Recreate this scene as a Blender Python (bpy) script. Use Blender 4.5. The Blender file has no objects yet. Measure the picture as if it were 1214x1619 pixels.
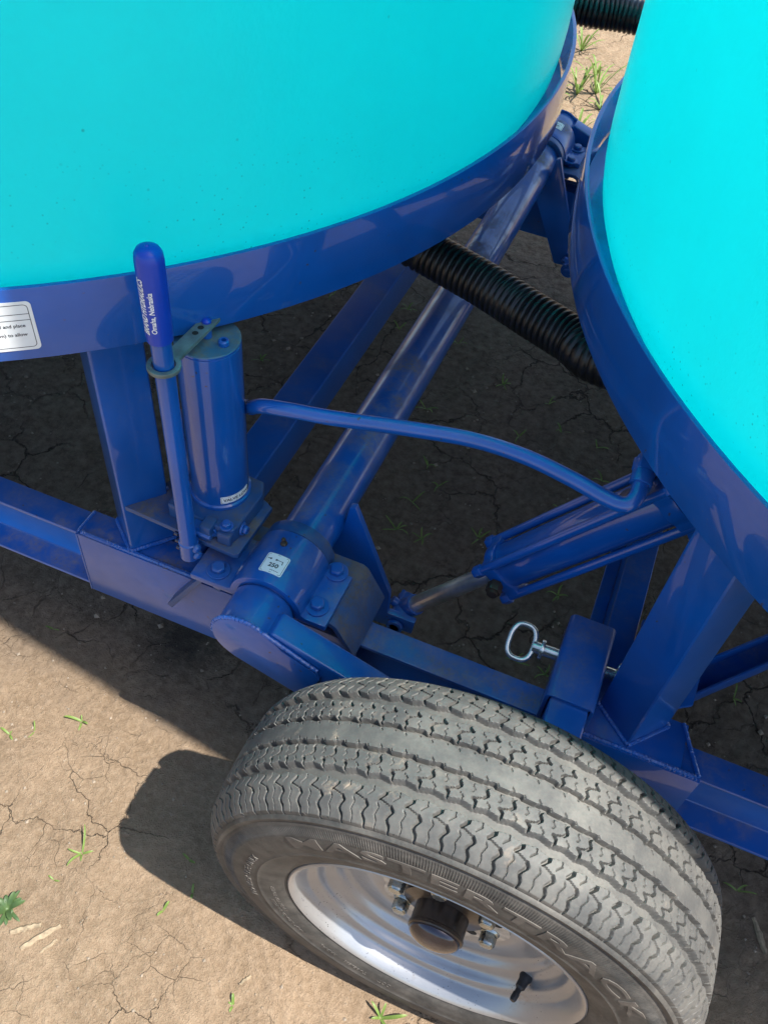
import bpy, bmesh, math, random
import numpy as np
from mathutils import Vector, Matrix
random.seed(7); rng = np.random.default_rng(7)
S = bpy.context.scene
COL = S.collection
PI = math.pi

# ------------------------------------------------------------------ camera
CAMR = ((0.92219138, 0.37827622, 0.08043733), (0.33650716, -0.68236989, -0.64894858), (-0.19059381, 0.62552252, -0.75656829))
cam_data = bpy.data.cameras.new('camera'); cam = bpy.data.objects.new('camera', cam_data); COL.objects.link(cam)
right, down, fwd = [Vector(v) for v in CAMR]
m = Matrix.Identity(4)
for i in range(3):
    m[i][0] = right[i]; m[i][1] = -down[i]; m[i][2] = -fwd[i]
m[0][3], m[1][3], m[2][3] = 0.0, 0.0, 1.58
cam.matrix_world = m
cam_data.sensor_fit = 'VERTICAL'; cam_data.sensor_height = 24.0
cam_data.lens = 24.0 * 1387.3 / 1619.0
cam_data.clip_start = 0.02; cam_data.clip_end = 500
S.camera = cam
S.render.resolution_x, S.render.resolution_y = 767, 1024

# ------------------------------------------------------------------ light
SUN = Vector((0.55, -0.073, 1.0)).normalized()
EL = math.asin(SUN.z); AZ = math.atan2(SUN.x, SUN.y)
W = bpy.data.worlds.new('World'); S.world = W; W.use_nodes = True
nt = W.node_tree; bg = nt.nodes['Background']
sky = nt.nodes.new('ShaderNodeTexSky'); sky.sky_type = 'NISHITA'; sky.sun_disc = False
sky.sun_elevation = EL; sky.sun_rotation = AZ; sky.air_density = 1.0; sky.dust_density = 1.5
nt.links.new(sky.outputs[0], bg.inputs[0]); bg.inputs[1].default_value = 0.11
sl = bpy.data.lights.new('sun', 'SUN'); sl.energy = 5.0; sl.angle = math.radians(0.5); sl.color = (1.0, 0.955, 0.88)
so = bpy.data.objects.new('sun', sl); COL.objects.link(so); so.location = (5, -1, 9)
so.rotation_euler = (-SUN).to_track_quat('-Z', 'Y').to_euler()
S.view_settings.view_transform = 'Standard'; S.view_settings.look = 'None'; S.view_settings.gamma = 1.0
S.view_settings.exposure = 1.22
S.render.engine = 'CYCLES'
S.cycles.max_bounces = 14; S.cycles.diffuse_bounces = 6; S.cycles.transmission_bounces = 8; S.cycles.glossy_bounces = 4
S.cycles.use_denoising = True; S.cycles.sample_clamp_indirect = 6.0

# ------------------------------------------------------------------ helpers
CY = 1.522          # centre line of the trailer
MIR = False         # when set, geometry is mirrored to the far side of the trailer

def new_mat(name):
    mt = bpy.data.materials.new(name); mt.use_nodes = True
    t = mt.node_tree; b = t.nodes['Principled BSDF']
    return mt, t, b
def N(t, kind, **kw):
    n = t.nodes.new(kind)
    for k, v in kw.items():
        if k in n.inputs: n.inputs[k].default_value = v
        else: setattr(n, k, v)
    return n
def noise(t, vec, scale, detail=4, rough=0.55):
    n = t.nodes.new('ShaderNodeTexNoise'); n.inputs['Scale'].default_value = scale
    n.inputs['Detail'].default_value = detail; n.inputs['Roughness'].default_value = rough
    if vec is not None: t.links.new(vec, n.inputs['Vector'])
    return n.outputs['Fac']
def ramp(t, src, a, b, ca=(0, 0, 0, 1), cb=(1, 1, 1, 1)):
    r = t.nodes.new('ShaderNodeValToRGB'); r.color_ramp.elements[0].position = a; r.color_ramp.elements[1].position = b
    r.color_ramp.elements[0].color = ca; r.color_ramp.elements[1].color = cb
    t.links.new(src, r.inputs[0]); return r.outputs[0]
def math_n(t, op, a, b=None):
    n = t.nodes.new('ShaderNodeMath'); n.operation = op; n.use_clamp = False
    for i, v in enumerate((a, b)):
        if v is None: continue
        if isinstance(v, (int, float)): n.inputs[i].default_value = v
        else: t.links.new(v, n.inputs[i])
    return n.outputs[0]
def mixc(t, fac, a, b):
    n = t.nodes.new('ShaderNodeMix'); n.data_type = 'RGBA'
    if isinstance(fac, (int, float)): n.inputs[0].default_value = fac
    else: t.links.new(fac, n.inputs[0])
    for i, v in ((6, a), (7, b)):
        if isinstance(v, tuple): n.inputs[i].default_value = v if len(v) == 4 else (*v, 1)
        else: t.links.new(v, n.inputs[i])
    return n.outputs[2]
def bump(t, b, h, strength, dist=0.01):
    n = t.nodes.new('ShaderNodeBump'); n.inputs['Strength'].default_value = strength; n.inputs['Distance'].default_value = dist
    t.links.new(h, n.inputs['Height']); t.links.new(n.outputs[0], b.inputs['Normal']); return n
def objc(t):
    return t.nodes.new('ShaderNodeTexCoord').outputs['Object']
def geo(t): return t.nodes.new('ShaderNodeNewGeometry')

def paint_mat(name, col, dust=0.35, dust_col=(0.17, 0.145, 0.125), rough=0.30, coat=0.75, peel=0.035):
    mt, t, b = new_mat(name)
    P = geo(t).outputs['Position']; g = geo(t)
    sep = t.nodes.new('ShaderNodeSeparateXYZ'); t.links.new(g.outputs['Normal'], sep.inputs[0])
    up = ramp(t, sep.outputs[2], 0.15, 0.9)
    n1 = noise(t, P, 14, 6, 0.62); n2 = noise(t, P, 160, 3, 0.7); n3 = noise(t, P, 3.1, 3)
    d = math_n(t, 'MULTIPLY', ramp(t, n1, 0.42, 0.62), math_n(t, 'ADD', math_n(t, 'MULTIPLY', ramp(t, n3, 0.40, 0.60), 0.75), 0.25))
    d = math_n(t, 'MULTIPLY', d, math_n(t, 'ADD', math_n(t, 'MULTIPLY', up, 0.85), 0.2))
    d = math_n(t, 'MULTIPLY', d, math_n(t, 'ADD', math_n(t, 'MULTIPLY', ramp(t, n2, 0.35, 0.7), 0.8), 0.45))
    mps = t.nodes.new('ShaderNodeMapping'); mps.inputs['Rotation'].default_value = (0.5, 0.35, 0.2); mps.inputs['Scale'].default_value = (38, 38, 2.2); t.links.new(P, mps.inputs[0])
    vs_ = t.nodes.new('ShaderNodeTexVoronoi'); vs_.inputs['Scale'].default_value = 1.0; t.links.new(mps.outputs[0], vs_.inputs['Vector'])
    scr = math_n(t, 'MULTIPLY', ramp(t, vs_.outputs['Distance'], 0.03, 0.06, (1, 1, 1, 1), (0, 0, 0, 1)), ramp(t, noise(t, P, 11, 2), 0.5, 0.62))
    d = math_n(t, 'ADD', d, math_n(t, 'MULTIPLY', scr, 0.35))
    film = math_n(t, 'MULTIPLY', math_n(t, 'ADD', math_n(t, 'MULTIPLY', up, 0.035), 0.004), 1.0)
    d = math_n(t, 'ADD', math_n(t, 'MULTIPLY', d, dust), film)
    vo = t.nodes.new('ShaderNodeTexVoronoi'); vo.inputs['Scale'].default_value = 130; t.links.new(P, vo.inputs['Vector'])
    sp = ramp(t, vo.outputs['Distance'], 0.06, 0.14, (1, 1, 1, 1), (0, 0, 0, 1))
    sp = math_n(t, 'MULTIPLY', sp, ramp(t, noise(t, P, 23, 2), 0.52, 0.66))
    d = math_n(t, 'MINIMUM', math_n(t, 'ADD', d, math_n(t, 'MULTIPLY', sp, 0.35)), 0.85)
    tint = mixc(t, ramp(t, noise(t, P, 6, 3), 0.3, 0.7), (*[c * 0.85 for c in col], 1), (*[c * 1.15 for c in col], 1))
    dc = mixc(t, ramp(t, noise(t, P, 37, 3), 0.35, 0.7), (*[c * 0.75 for c in dust_col], 1), (*[c * 1.2 for c in dust_col], 1))
    vr = t.nodes.new('ShaderNodeTexVoronoi'); vr.inputs['Scale'].default_value = 62; vr.inputs['Randomness'].default_value = 1.0
    ad = t.nodes.new('ShaderNodeVectorMath'); ad.operation = 'MULTIPLY_ADD'; wn = t.nodes.new('ShaderNodeTexNoise'); wn.inputs['Scale'].default_value = 90
    t.links.new(P, wn.inputs['Vector']); t.links.new(wn.outputs['Color'], ad.inputs[0]); ad.inputs[1].default_value = (.012, .012, .012); t.links.new(P, ad.inputs[2]); t.links.new(ad.outputs[0], vr.inputs['Vector'])
    chip = math_n(t, 'MULTIPLY', ramp(t, vr.outputs['Distance'], 0.07, 0.15, (1, 1, 1, 1), (0, 0, 0, 1)), ramp(t, noise(t, P, 8.5, 2), 0.57, 0.63))
    base = mixc(t, math_n(t, 'MULTIPLY', chip, 0.8), tint, (0.055, 0.040, 0.034, 1))
    t.links.new(mixc(t, d, base, dc), b.inputs['Base Color'])
    t.links.new(math_n(t, 'ADD', math_n(t, 'MULTIPLY', d, 0.75), rough), b.inputs['Roughness'])
    t.links.new(math_n(t, 'MAXIMUM', math_n(t, 'SUBTRACT', coat, math_n(t, 'MULTIPLY', d, 1.4)), 0.0), b.inputs['Coat Weight'])
    b.inputs['Coat Roughness'].default_value = 0.04; b.inputs['Specular IOR Level'].default_value = 0.35
    hh = math_n(t, 'ADD', math_n(t, 'MULTIPLY', noise(t, P, 330, 2), 0.6), math_n(t, 'MULTIPLY', noise(t, P, 55, 2), 1.0))
    bump(t, b, hh, peel, 0.003)
    return mt

def simple_mat(name, col, rough=0.5, metal=0.0, var=0.15, scale=40, bumpy=0.0, coat=0.0, bscale=200):
    mt, t, b = new_mat(name); P = geo(t).outputs['Position']
    n = noise(t, P, scale, 4)
    t.links.new(mixc(t, ramp(t, n, 0.3, 0.7), tuple(c * (1 - var) for c in col), tuple(min(1, c * (1 + var)) for c in col)), b.inputs['Base Color'])
    b.inputs['Roughness'].default_value = rough; b.inputs['Metallic'].default_value = metal; b.inputs['Coat Weight'].default_value = coat
    if bumpy: bump(t, b, noise(t, P, bscale, 3), bumpy, 0.002)
    return mt

BLUE = (0.0010, 0.084, 0.37)
M = {}
M['blue'] = paint_mat('blue_paint', BLUE, dust=0.42)
M['blue_clean'] = paint_mat('blue_paint_clean', (0.0010, 0.080, 0.36), dust=0.18, peel=0.06, coat=1.0)
M['blue_dusty'] = paint_mat('blue_paint_dusty', BLUE, dust=0.95, dust_col=(0.20, 0.165, 0.138))
M['blue_tube'] = paint_mat('blue_paint_tube', BLUE, dust=1.0, dust_col=(0.20, 0.165, 0.138), coat=0.9)
M['grime'] = paint_mat('blue_paint_grimy', (0.008, 0.065, 0.22), dust=1.6, dust_col=(0.135, 0.108, 0.088), rough=0.4, coat=0.35)
M['weld'] = paint_mat('blue_weld', (0.006, 0.10, 0.42), dust=0.5, rough=0.3)
M['grip'] = simple_mat('blue_vinyl', (0.003, 0.045, 0.40), 0.3, 0, 0.05, 20, 0.05)
M['zinc_strap'] = simple_mat('green_zinc', (0.15, 0.20, 0.20), 0.38, 0.35, 0.35, 35, 0.1)
M['top_plate'] = paint_mat('pump_top_paint', (0.03, 0.12, 0.22), dust=1.6, dust_col=(0.15, 0.155, 0.14), rough=0.4, coat=0.2)
M['zinc'] = simple_mat('zinc_plate', (0.66, 0.68, 0.63), 0.26, 0.85, 0.12, 60, 0.05)
M['chrome'] = simple_mat('chrome_rod', (0.74, 0.70, 0.64), 0.34, 0.85, 0.25, 25, 0.03)
M['black_pipe'] = simple_mat('black_corrugated', (0.011, 0.013, 0.014), 0.33, 0, 0.4, 30, 0.1)
M['black'] = simple_mat('black_rubber', (0.012, 0.012, 0.013), 0.5, 0, 0.2, 30)
M['dark_blue'] = paint_mat('dark_blue_paint', (0.003, 0.012, 0.06), dust=0.2)
M['white'] = simple_mat('white_vinyl', (0.72, 0.74, 0.75), 0.35, 0, 0.04, 30)
M['ink'] = simple_mat('black_ink', (0.02, 0.02, 0.03), 0.4)
M['white_ink'] = simple_mat('white_ink', (0.75, 0.78, 0.8), 0.4)
M['hole'] = simple_mat('dark_hole', (0.01, 0.01, 0.01), 0.8)
M['rust_cap'] = simple_mat('grease_cap', (0.035, 0.025, 0.02), 0.33, 0.3, 0.5, 45, 0.08, 0.3)
M['cap_dome'] = simple_mat('cap_dome', (0.05, 0.045, 0.06), 0.12, 0.7, 0.3, 40, 0.0, 0.6)
M['hub_silver'] = simple_mat('hub_paint', (0.50, 0.44, 0.36), 0.5, 0.15, 0.35, 60, 0.15)
M['nut'] = simple_mat('lug_steel', (0.36, 0.38, 0.36), 0.25, 0.9, 0.3, 80, 0.05)
M['brass'] = simple_mat('brass', (0.25, 0.19, 0.12), 0.4, 0.8)
M['plug'] = simple_mat('brown_plug', (0.05, 0.035, 0.025), 0.5, 0.4)

def rim_material():
    mt, t, b = new_mat('silver_rim'); P = objc(t)
    n = noise(t, P, 9, 5); v = t.nodes.new('ShaderNodeTexVoronoi'); v.inputs['Scale'].default_value = 210; t.links.new(P, v.inputs['Vector'])
    spk = math_n(t, 'MULTIPLY', ramp(t, v.outputs['Distance'], 0.10, 0.2, (1, 1, 1, 1), (0, 0, 0, 1)), ramp(t, noise(t, P, 17, 2), 0.5, 0.62))
    c = mixc(t, ramp(t, n, 0.35, 0.7), (0.31, 0.32, 0.335), (0.39, 0.395, 0.405))
    c = mixc(t, math_n(t, 'MULTIPLY', ramp(t, noise(t, P, 30, 6, 0.7), 0.60, 0.78), 0.6), c, (0.24, 0.18, 0.12))
    c = mixc(t, spk, c, (0.03, 0.03, 0.03))
    t.links.new(c, b.inputs['Base Color']); b.inputs['Metallic'].default_value = 0.6; b.inputs['Roughness'].default_value = 0.33
    b.inputs['Coat Weight'].default_value = 0.2
    bump(t, b, noise(t, P, 260, 2), 0.05, 0.002)
    return mt
M['rim'] = rim_material()

def tyre_material(name, base, dusty, amount, stain=0.0):
    mt, t, b = new_mat(name); P = objc(t)
    n1 = noise(t, P, 26, 6, 0.68); n2 = noise(t, P, 300, 3, 0.7); n3 = noise(t, P, 7, 3)
    d = math_n(t, 'ADD', math_n(t, 'MULTIPLY', ramp(t, n1, 0.38, 0.66), 0.75), math_n(t, 'MULTIPLY', ramp(t, n2, 0.4, 0.8), 0.35))
    d = math_n(t, 'MULTIPLY', d, math_n(t, 'ADD', math_n(t, 'MULTIPLY', ramp(t, n3, 0.3, 0.7), 0.6), 0.5))
    d = math_n(t, 'MULTIPLY', d, amount)
    c = mixc(t, d, base, dusty)
    mud = math_n(t, 'MULTIPLY', ramp(t, noise(t, P, 34, 5, 0.7), 0.60, 0.70), ramp(t, noise(t, P, 5, 2), 0.42, 0.6))
    c = mixc(t, math_n(t, 'MULTIPLY', mud, stain), c, (0.25, 0.20, 0.155))
    t.links.new(c, b.inputs['Base Color']); b.inputs['Roughness'].default_value = 0.62; b.inputs['Specular IOR Level'].default_value = 0.4
    bump(t, b, math_n(t, 'ADD', math_n(t, 'MULTIPLY', n2, 0.4), math_n(t, 'MULTIPLY', noise(t, P, 900, 2), 0.4)), 0.12, 0.0010)
    return mt
M['tread'] = tyre_material('tread_rubber', (0.058, 0.058, 0.057), (0.135, 0.128, 0.115), 1.0, 0.8)
M['sidewall'] = tyre_material('sidewall_rubber', (0.030, 0.030, 0.029), (0.125, 0.114, 0.100), 0.8, 0.15)
M['letter'] = tyre_material('letter_rubber', (0.05, 0.046, 0.042), (0.16, 0.14, 0.12), 0.8)

def tank_material():
    mt, t, b = new_mat('teal_poly'); P = geo(t).outputs['Position']; out = t.nodes['Material Output']
    mp = t.nodes.new('ShaderNodeMapping'); mp.inputs['Scale'].default_value = (1, 1, 0.16); t.links.new(P, mp.inputs[0])
    n = noise(t, P, 5, 4); st = noise(t, mp.outputs[0], 16, 5, 0.6)
    v = t.nodes.new('ShaderNodeTexVoronoi'); v.inputs['Scale'].default_value = 42; t.links.new(P, v.inputs['Vector'])
    spk = math_n(t, 'MULTIPLY', ramp(t, v.outputs['Distance'], 0.04, 0.10, (1, 1, 1, 1), (0, 0, 0, 1)), ramp(t, noise(t, P, 9, 2), 0.57, 0.66))
    c = mixc(t, ramp(t, n, 0.3, 0.7), (0.03, 0.90, 0.915), (0.03, 0.945, 0.955))
    c = mixc(t, math_n(t, 'MULTIPLY', ramp(t, st, 0.55, 0.8), 0.14), c, (0.0, 0.74, 0.78))
    v2 = t.nodes.new('ShaderNodeTexVoronoi'); v2.inputs['Scale'].default_value = 95; t.links.new(P, v2.inputs['Vector'])
    sz = t.nodes.new('ShaderNodeSeparateXYZ'); t.links.new(P, sz.inputs[0])
    low = math_n(t, 'MULTIPLY', ramp(t, math_n(t, 'MULTIPLY', sz.outputs[2], 0.5), 0.475, 0.56, (1, 1, 1, 1), (0, 0, 0, 1)), ramp(t, noise(t, P, 5.3, 3), 0.42, 0.6))
    low = math_n(t, 'MULTIPLY', low, ramp(t, v2.outputs['Distance'], 0.06, 0.15, (1, 1, 1, 1), (0, 0, 0, 1)))
    film = math_n(t, 'MULTIPLY', ramp(t, noise(t, P, 2.2, 5, 0.65), 0.45, 0.75), 0.16)
    c = mixc(t, film, c, (0.10, 0.78, 0.76))
    c = mixc(t, math_n(t, 'MULTIPLY', math_n(t, 'MAXIMUM', spk, low), 0.6), c, (0.06, 0.24, 0.22))
    d = t.nodes.new('ShaderNodeBsdfDiffuse'); tr = t.nodes.new('ShaderNodeBsdfTranslucent')
    t.links.new(c, d.inputs[0]); t.links.new(c, tr.inputs[0])
    mx = t.nodes.new('ShaderNodeMixShader'); mx.inputs[0].default_value = 0.75
    t.links.new(d.outputs[0], mx.inputs[1]); t.links.new(tr.outputs[0], mx.inputs[2])
    gl = t.nodes.new('ShaderNodeBsdfGlossy'); gl.inputs['Roughness'].default_value = 0.38; gl.inputs[0].default_value = (0.8, 0.8, 0.8, 1)
    fr = t.nodes.new('ShaderNodeFresnel'); fr.inputs[0].default_value = 1.38
    mx2 = t.nodes.new('ShaderNodeMixShader'); t.links.new(math_n(t, 'MULTIPLY', fr.outputs[0], 0.5), mx2.inputs[0])
    t.links.new(mx.outputs[0], mx2.inputs[1]); t.links.new(gl.outputs[0], mx2.inputs[2])
    bp = t.nodes.new('ShaderNodeBump'); bp.inputs['Strength'].default_value = 0.14; bp.inputs['Distance'].default_value = 0.006
    t.links.new(math_n(t, 'ADD', noise(t, P, 90, 3), math_n(t, 'MULTIPLY', n, 2.0)), bp.inputs['Height'])
    for s in (d, tr, gl): t.links.new(bp.outputs[0], s.inputs['Normal'])
    t.links.new(mx2.outputs[0], out.inputs['Surface'])
    t.nodes.remove(b)
    return mt
M['tank'] = tank_material()

def ground_material():
    mt, t, b = new_mat('dry_soil'); P = geo(t).outputs['Position']
    big = noise(t, P, 1.3, 4, 0.6); mid = noise(t, P, 9, 6, 0.62); fine = noise(t, P, 75, 6, 0.68); grit = noise(t, P, 420, 3, 0.7)
    # distorted voronoi gives the shrinkage cracks
    wv = t.nodes.new('ShaderNodeTexNoise'); wv.inputs['Scale'].default_value = 7.0; wv.inputs['Detail'].default_value = 5; wv.inputs['Roughness'].default_value = 0.62; t.links.new(P, wv.inputs['Vector'])
    def crack(scale, warp, w0, w1, rnd=1.0):
        ad = t.nodes.new('ShaderNodeVectorMath'); ad.operation = 'MULTIPLY_ADD'
        t.links.new(wv.outputs['Color'], ad.inputs[0]); ad.inputs[1].default_value = (warp,) * 3; t.links.new(P, ad.inputs[2])
        v = t.nodes.new('ShaderNodeTexVoronoi'); v.feature = 'DISTANCE_TO_EDGE'; v.voronoi_dimensions = '2D'
        v.inputs['Scale'].default_value = scale; v.inputs['Randomness'].default_value = rnd; t.links.new(ad.outputs[0], v.inputs['Vector'])
        return ramp(t, v.outputs['Distance'], w0, w1, (1, 1, 1, 1), (0, 0, 0, 1))
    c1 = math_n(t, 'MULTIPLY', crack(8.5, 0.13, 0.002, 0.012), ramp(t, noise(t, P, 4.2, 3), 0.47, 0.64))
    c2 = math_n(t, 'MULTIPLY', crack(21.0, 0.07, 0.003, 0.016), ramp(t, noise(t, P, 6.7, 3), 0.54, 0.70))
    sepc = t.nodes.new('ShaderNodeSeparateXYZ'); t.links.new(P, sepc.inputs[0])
    shade_zone = ramp(t, math_n(t, 'ADD', sepc.outputs[1], math_n(t, 'MULTIPLY', mid, 0.5)), 0.88, 1.12)  # shaded ground zone, where cracks are painted darker
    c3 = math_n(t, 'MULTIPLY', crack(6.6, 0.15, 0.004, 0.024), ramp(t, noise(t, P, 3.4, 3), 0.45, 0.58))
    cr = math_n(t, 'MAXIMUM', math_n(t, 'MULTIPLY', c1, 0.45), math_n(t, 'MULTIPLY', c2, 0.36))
    cr = math_n(t, 'MAXIMUM', cr, math_n(t, 'MULTIPLY', c3, shade_zone))
    vp = t.nodes.new('ShaderNodeTexVoronoi'); vp.inputs['Scale'].default_value = 120; t.links.new(P, vp.inputs['Vector'])
    peb = math_n(t, 'MULTIPLY', ramp(t, vp.outputs['Distance'], 0.12, 0.26, (1, 1, 1, 1), (0, 0, 0, 1)), ramp(t, noise(t, P, 60, 2), 0.54, 0.66))
    col = mixc(t, ramp(t, mid, 0.3, 0.72), (0.180, 0.126, 0.079), (0.305, 0.219, 0.144))
    col = mixc(t, math_n(t, 'MULTIPLY', ramp(t, fine, 0.42, 0.72), 0.6), col, (0.40, 0.30, 0.208))
    col = mixc(t, math_n(t, 'MULTIPLY', ramp(t, big, 0.42, 0.66), 0.30), col, (0.155, 0.113, 0.078))
    col = mixc(t, math_n(t, 'MULTIPLY', peb, 0.55), col, (0.33, 0.28, 0.22))
    # shade under the trailer painted into the soil colour, and an oily drip
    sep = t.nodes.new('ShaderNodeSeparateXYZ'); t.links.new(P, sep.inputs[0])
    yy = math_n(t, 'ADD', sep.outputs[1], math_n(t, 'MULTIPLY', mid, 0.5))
    under_shade = math_n(t, 'MULTIPLY', ramp(t, yy, 0.80, 1.25), ramp(t, math_n(t, 'MULTIPLY', yy, 0.25), 0.72, 0.85, (1, 1, 1, 1), (0, 0, 0, 1)))
    shade_col = mixc(t, ramp(t, noise(t, P, 48, 5, 0.7), 0.36, 0.66), (0.058, 0.044, 0.034), (0.185, 0.144, 0.108))
    col = mixc(t, math_n(t, 'MULTIPLY', under_shade, 0.72), col, shade_col)
    vd = t.nodes.new('ShaderNodeVectorMath'); vd.operation = 'DISTANCE'; t.links.new(P, vd.inputs[0]); vd.inputs[1].default_value = (-0.64, 0.80, 0)
    drip = math_n(t, 'ADD', vd.outputs['Value'], math_n(t, 'MULTIPLY', math_n(t, 'SUBTRACT', fine, 0.5), 0.12))
    col = mixc(t, math_n(t, 'MULTIPLY', ramp(t, drip, 0.02, 0.11, (1, 1, 1, 1), (0, 0, 0, 1)), 0.8), col, (0.03, 0.026, 0.024))
    col = mixc(t, math_n(t, 'MULTIPLY', cr, 0.8), col, (0.035, 0.026, 0.020))  # shade inside the cracks, painted as a dark soil colour
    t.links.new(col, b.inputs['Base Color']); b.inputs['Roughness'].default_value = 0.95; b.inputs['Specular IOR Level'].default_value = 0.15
    h = math_n(t, 'ADD', math_n(t, 'MULTIPLY', fine, 1.3), math_n(t, 'MULTIPLY', grit, 0.6))
    h = math_n(t, 'ADD', h, math_n(t, 'MULTIPLY', mid, 1.6)); h = math_n(t, 'ADD', h, math_n(t, 'MULTIPLY', peb, 0.3))
    h = math_n(t, 'SUBTRACT', h, math_n(t, 'MULTIPLY', cr, 2.2))
    bump(t, b, h, 0.95, 0.007)
    return mt
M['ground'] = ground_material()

def leaf_material(name, a, c):
    mt, t, b = new_mat(name); P = geo(t).outputs['Position']; out = t.nodes['Material Output']
    col = mixc(t, ramp(t, noise(t, P, 60, 3), 0.3, 0.7), a, c)
    t.links.new(col, b.inputs['Base Color']); b.inputs['Roughness'].default_value = 0.5
    tr = t.nodes.new('ShaderNodeBsdfTranslucent'); t.links.new(col, tr.inputs[0])
    mx = t.nodes.new('ShaderNodeMixShader'); mx.inputs[0].default_value = 0.35
    t.links.new(b.outputs[0], mx.inputs[1]); t.links.new(tr.outputs[0], mx.inputs[2]); t.links.new(mx.outputs[0], out.inputs['Surface'])
    return mt
M['leaf'] = leaf_material('grass_leaf', (0.12, 0.20, 0.04), (0.21, 0.30, 0.07))
M['leaf_dark'] = leaf_material('broad_leaf', (0.05, 0.10, 0.035), (0.09, 0.15, 0.05))
M['straw'] = simple_mat('dry_stalk', (0.24, 0.185, 0.12), 0.8, 0, 0.35, 120, 0.3)
M['stone'] = simple_mat('soil_crumb', (0.23, 0.185, 0.14), 0.9, 0, 0.4, 30, 0.3)

# ---- mesh helpers
def bmn(): return bmesh.new()
def add(bm, verts, faces):
    vs = [bm.verts.new(v) for v in verts]
    for f in faces:
        try: bm.faces.new([vs[i] for i in f])
        except ValueError: pass
    return vs
def box(bm, lo, hi, M4=None):
    x0, y0, z0 = lo; x1, y1, z1 = hi
    v = [(x0, y0, z0), (x1, y0, z0), (x1, y1, z0), (x0, y1, z0), (x0, y0, z1), (x1, y0, z1), (x1, y1, z1), (x0, y1, z1)]
    if M4 is not None: v = [M4 @ Vector(p) for p in v]
    add(bm, v, [(0, 3, 2, 1), (4, 5, 6, 7), (0, 1, 5, 4), (1, 2, 6, 5), (2, 3, 7, 6), (3, 0, 4, 7)])
def frame(origin, xdir, zdir):
    x = Vector(xdir).normalized(); z = Vector(zdir); z = (z - x * z.dot(x)).normalized(); y = z.cross(x)
    r = Matrix((x, y, z)).transposed().to_4x4(); r.translation = Vector(origin); return r
def prism(bm, pts, M4, t0, t1):
    """2D outline (u,v) in the local xy plane, extruded from z=t0 to z=t1"""
    n = len(pts)
    v = [M4 @ Vector((p[0], p[1], t0)) for p in pts] + [M4 @ Vector((p[0], p[1], t1)) for p in pts]
    f = [tuple(reversed(range(n))), tuple(range(n, 2 * n))] + [(i, (i + 1) % n, n + (i + 1) % n, n + i) for i in range(n)]
    add(bm, v, f)
def basis(ax):
    a = Vector(ax).normalized(); u = a.cross(Vector((0, 0, 1)))
    if u.length < 1e-4: u = Vector((1, 0, 0))
    u.normalize(); return a, u, a.cross(u)
def lathe(bm, prof, origin, axis, n=48, closed=False):
    """prof: (radius, height along axis)"""
    a, u, w = basis(axis); o = Vector(origin); rings = []
    for r, h in prof:
        if r < 1e-6: rings.append([bm.verts.new(o + a * h)])
        else: rings.append([bm.verts.new(o + a * h + (u * math.cos(2 * PI * i / n) + w * math.sin(2 * PI * i / n)) * r) for i in range(n)])
    pairs = list(zip(rings, rings[1:])) + ([(rings[-1], rings[0])] if closed else [])
    for A, B in pairs:
        if len(A) == 1 and len(B) == 1: continue
        for i in range(n):
            j = (i + 1) % n
            if len(A) == 1: q = (A[0], B[j], B[i])
            elif len(B) == 1: q = (A[i], A[j], B[0])
            else: q = (A[i], A[j], B[j], B[i])
            try: bm.faces.new(q)
            except ValueError: pass
def cyl(bm, a, b, r, n=32, r2=None):
    a = Vector(a); b = Vector(b); L = (b - a).length; r2 = r if r2 is None else r2
    lathe(bm, [(0, 0), (r, 0), (r2, L), (0, L)], a, b - a, n)
def tube(bm, pts, r, n=16, closed=False, rads=None):
    pts = [Vector(p) for p in pts]; L = len(pts); rings = []; prev = None
    for i, p in enumerate(pts):
        if closed: tg = pts[(i + 1) % L] - pts[i - 1]
        else: tg = pts[min(i + 1, L - 1)] - pts[max(i - 1, 0)]
        tg.normalize()
        if prev is None: _, u, _w = basis(tg)
        else: u = prev - tg * prev.dot(tg); u.normalize()
        prev = u; w = tg.cross(u); rr = rads[i] if rads else r
        rings.append([bm.verts.new(p + (u * math.cos(2 * PI * k / n) + w * math.sin(2 * PI * k / n)) * rr) for k in range(n)])
    for i in range(L if closed else L - 1):
        A, B = rings[i], rings[(i + 1) % L]
        for k in range(n): bm.faces.new((A[k], A[(k + 1) % n], B[(k + 1) % n], B[k]))
    if not closed:
        bm.faces.new(list(reversed(rings[0]))); bm.faces.new(rings[-1])
def smooth_path(ctrl, per=10):
    c = [Vector(p) for p in ctrl]; c = [c[0] * 2 - c[1]] + c + [c[-1] * 2 - c[-2]]; out = []
    for i in range(1, len(c) - 2):
        for k in range(per):
            s = k / per; p0, p1, p2, p3 = c[i - 1:i + 3]
            out.append(0.5 * ((2 * p1) + (p2 - p0) * s + (2 * p0 - 5 * p1 + 4 * p2 - p3) * s * s + (3 * p1 - p0 - 3 * p2 + p3) * s ** 3))
    out.append(c[-2]); return out
def hexbolt(bm, p, axis, r, h, washer=0.0, dome=True):
    a = Vector(axis).normalized(); p = Vector(p)
    if washer: lathe(bm, [(0, 0), (washer, 0), (washer, 0.0035), (0, 0.0035)], p, a, 32); p = p + a * 0.0036
    lathe(bm, [(0, 0), (r, 0), (r, h * 0.82), (r * 0.86, h), (0, h)], p, a, 6)
    if dome: lathe(bm, [(0, 0), (r * 0.8, 0), (r * 0.8, 0.001), (0, 0.0012)], p + a * h, a, 20)
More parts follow.
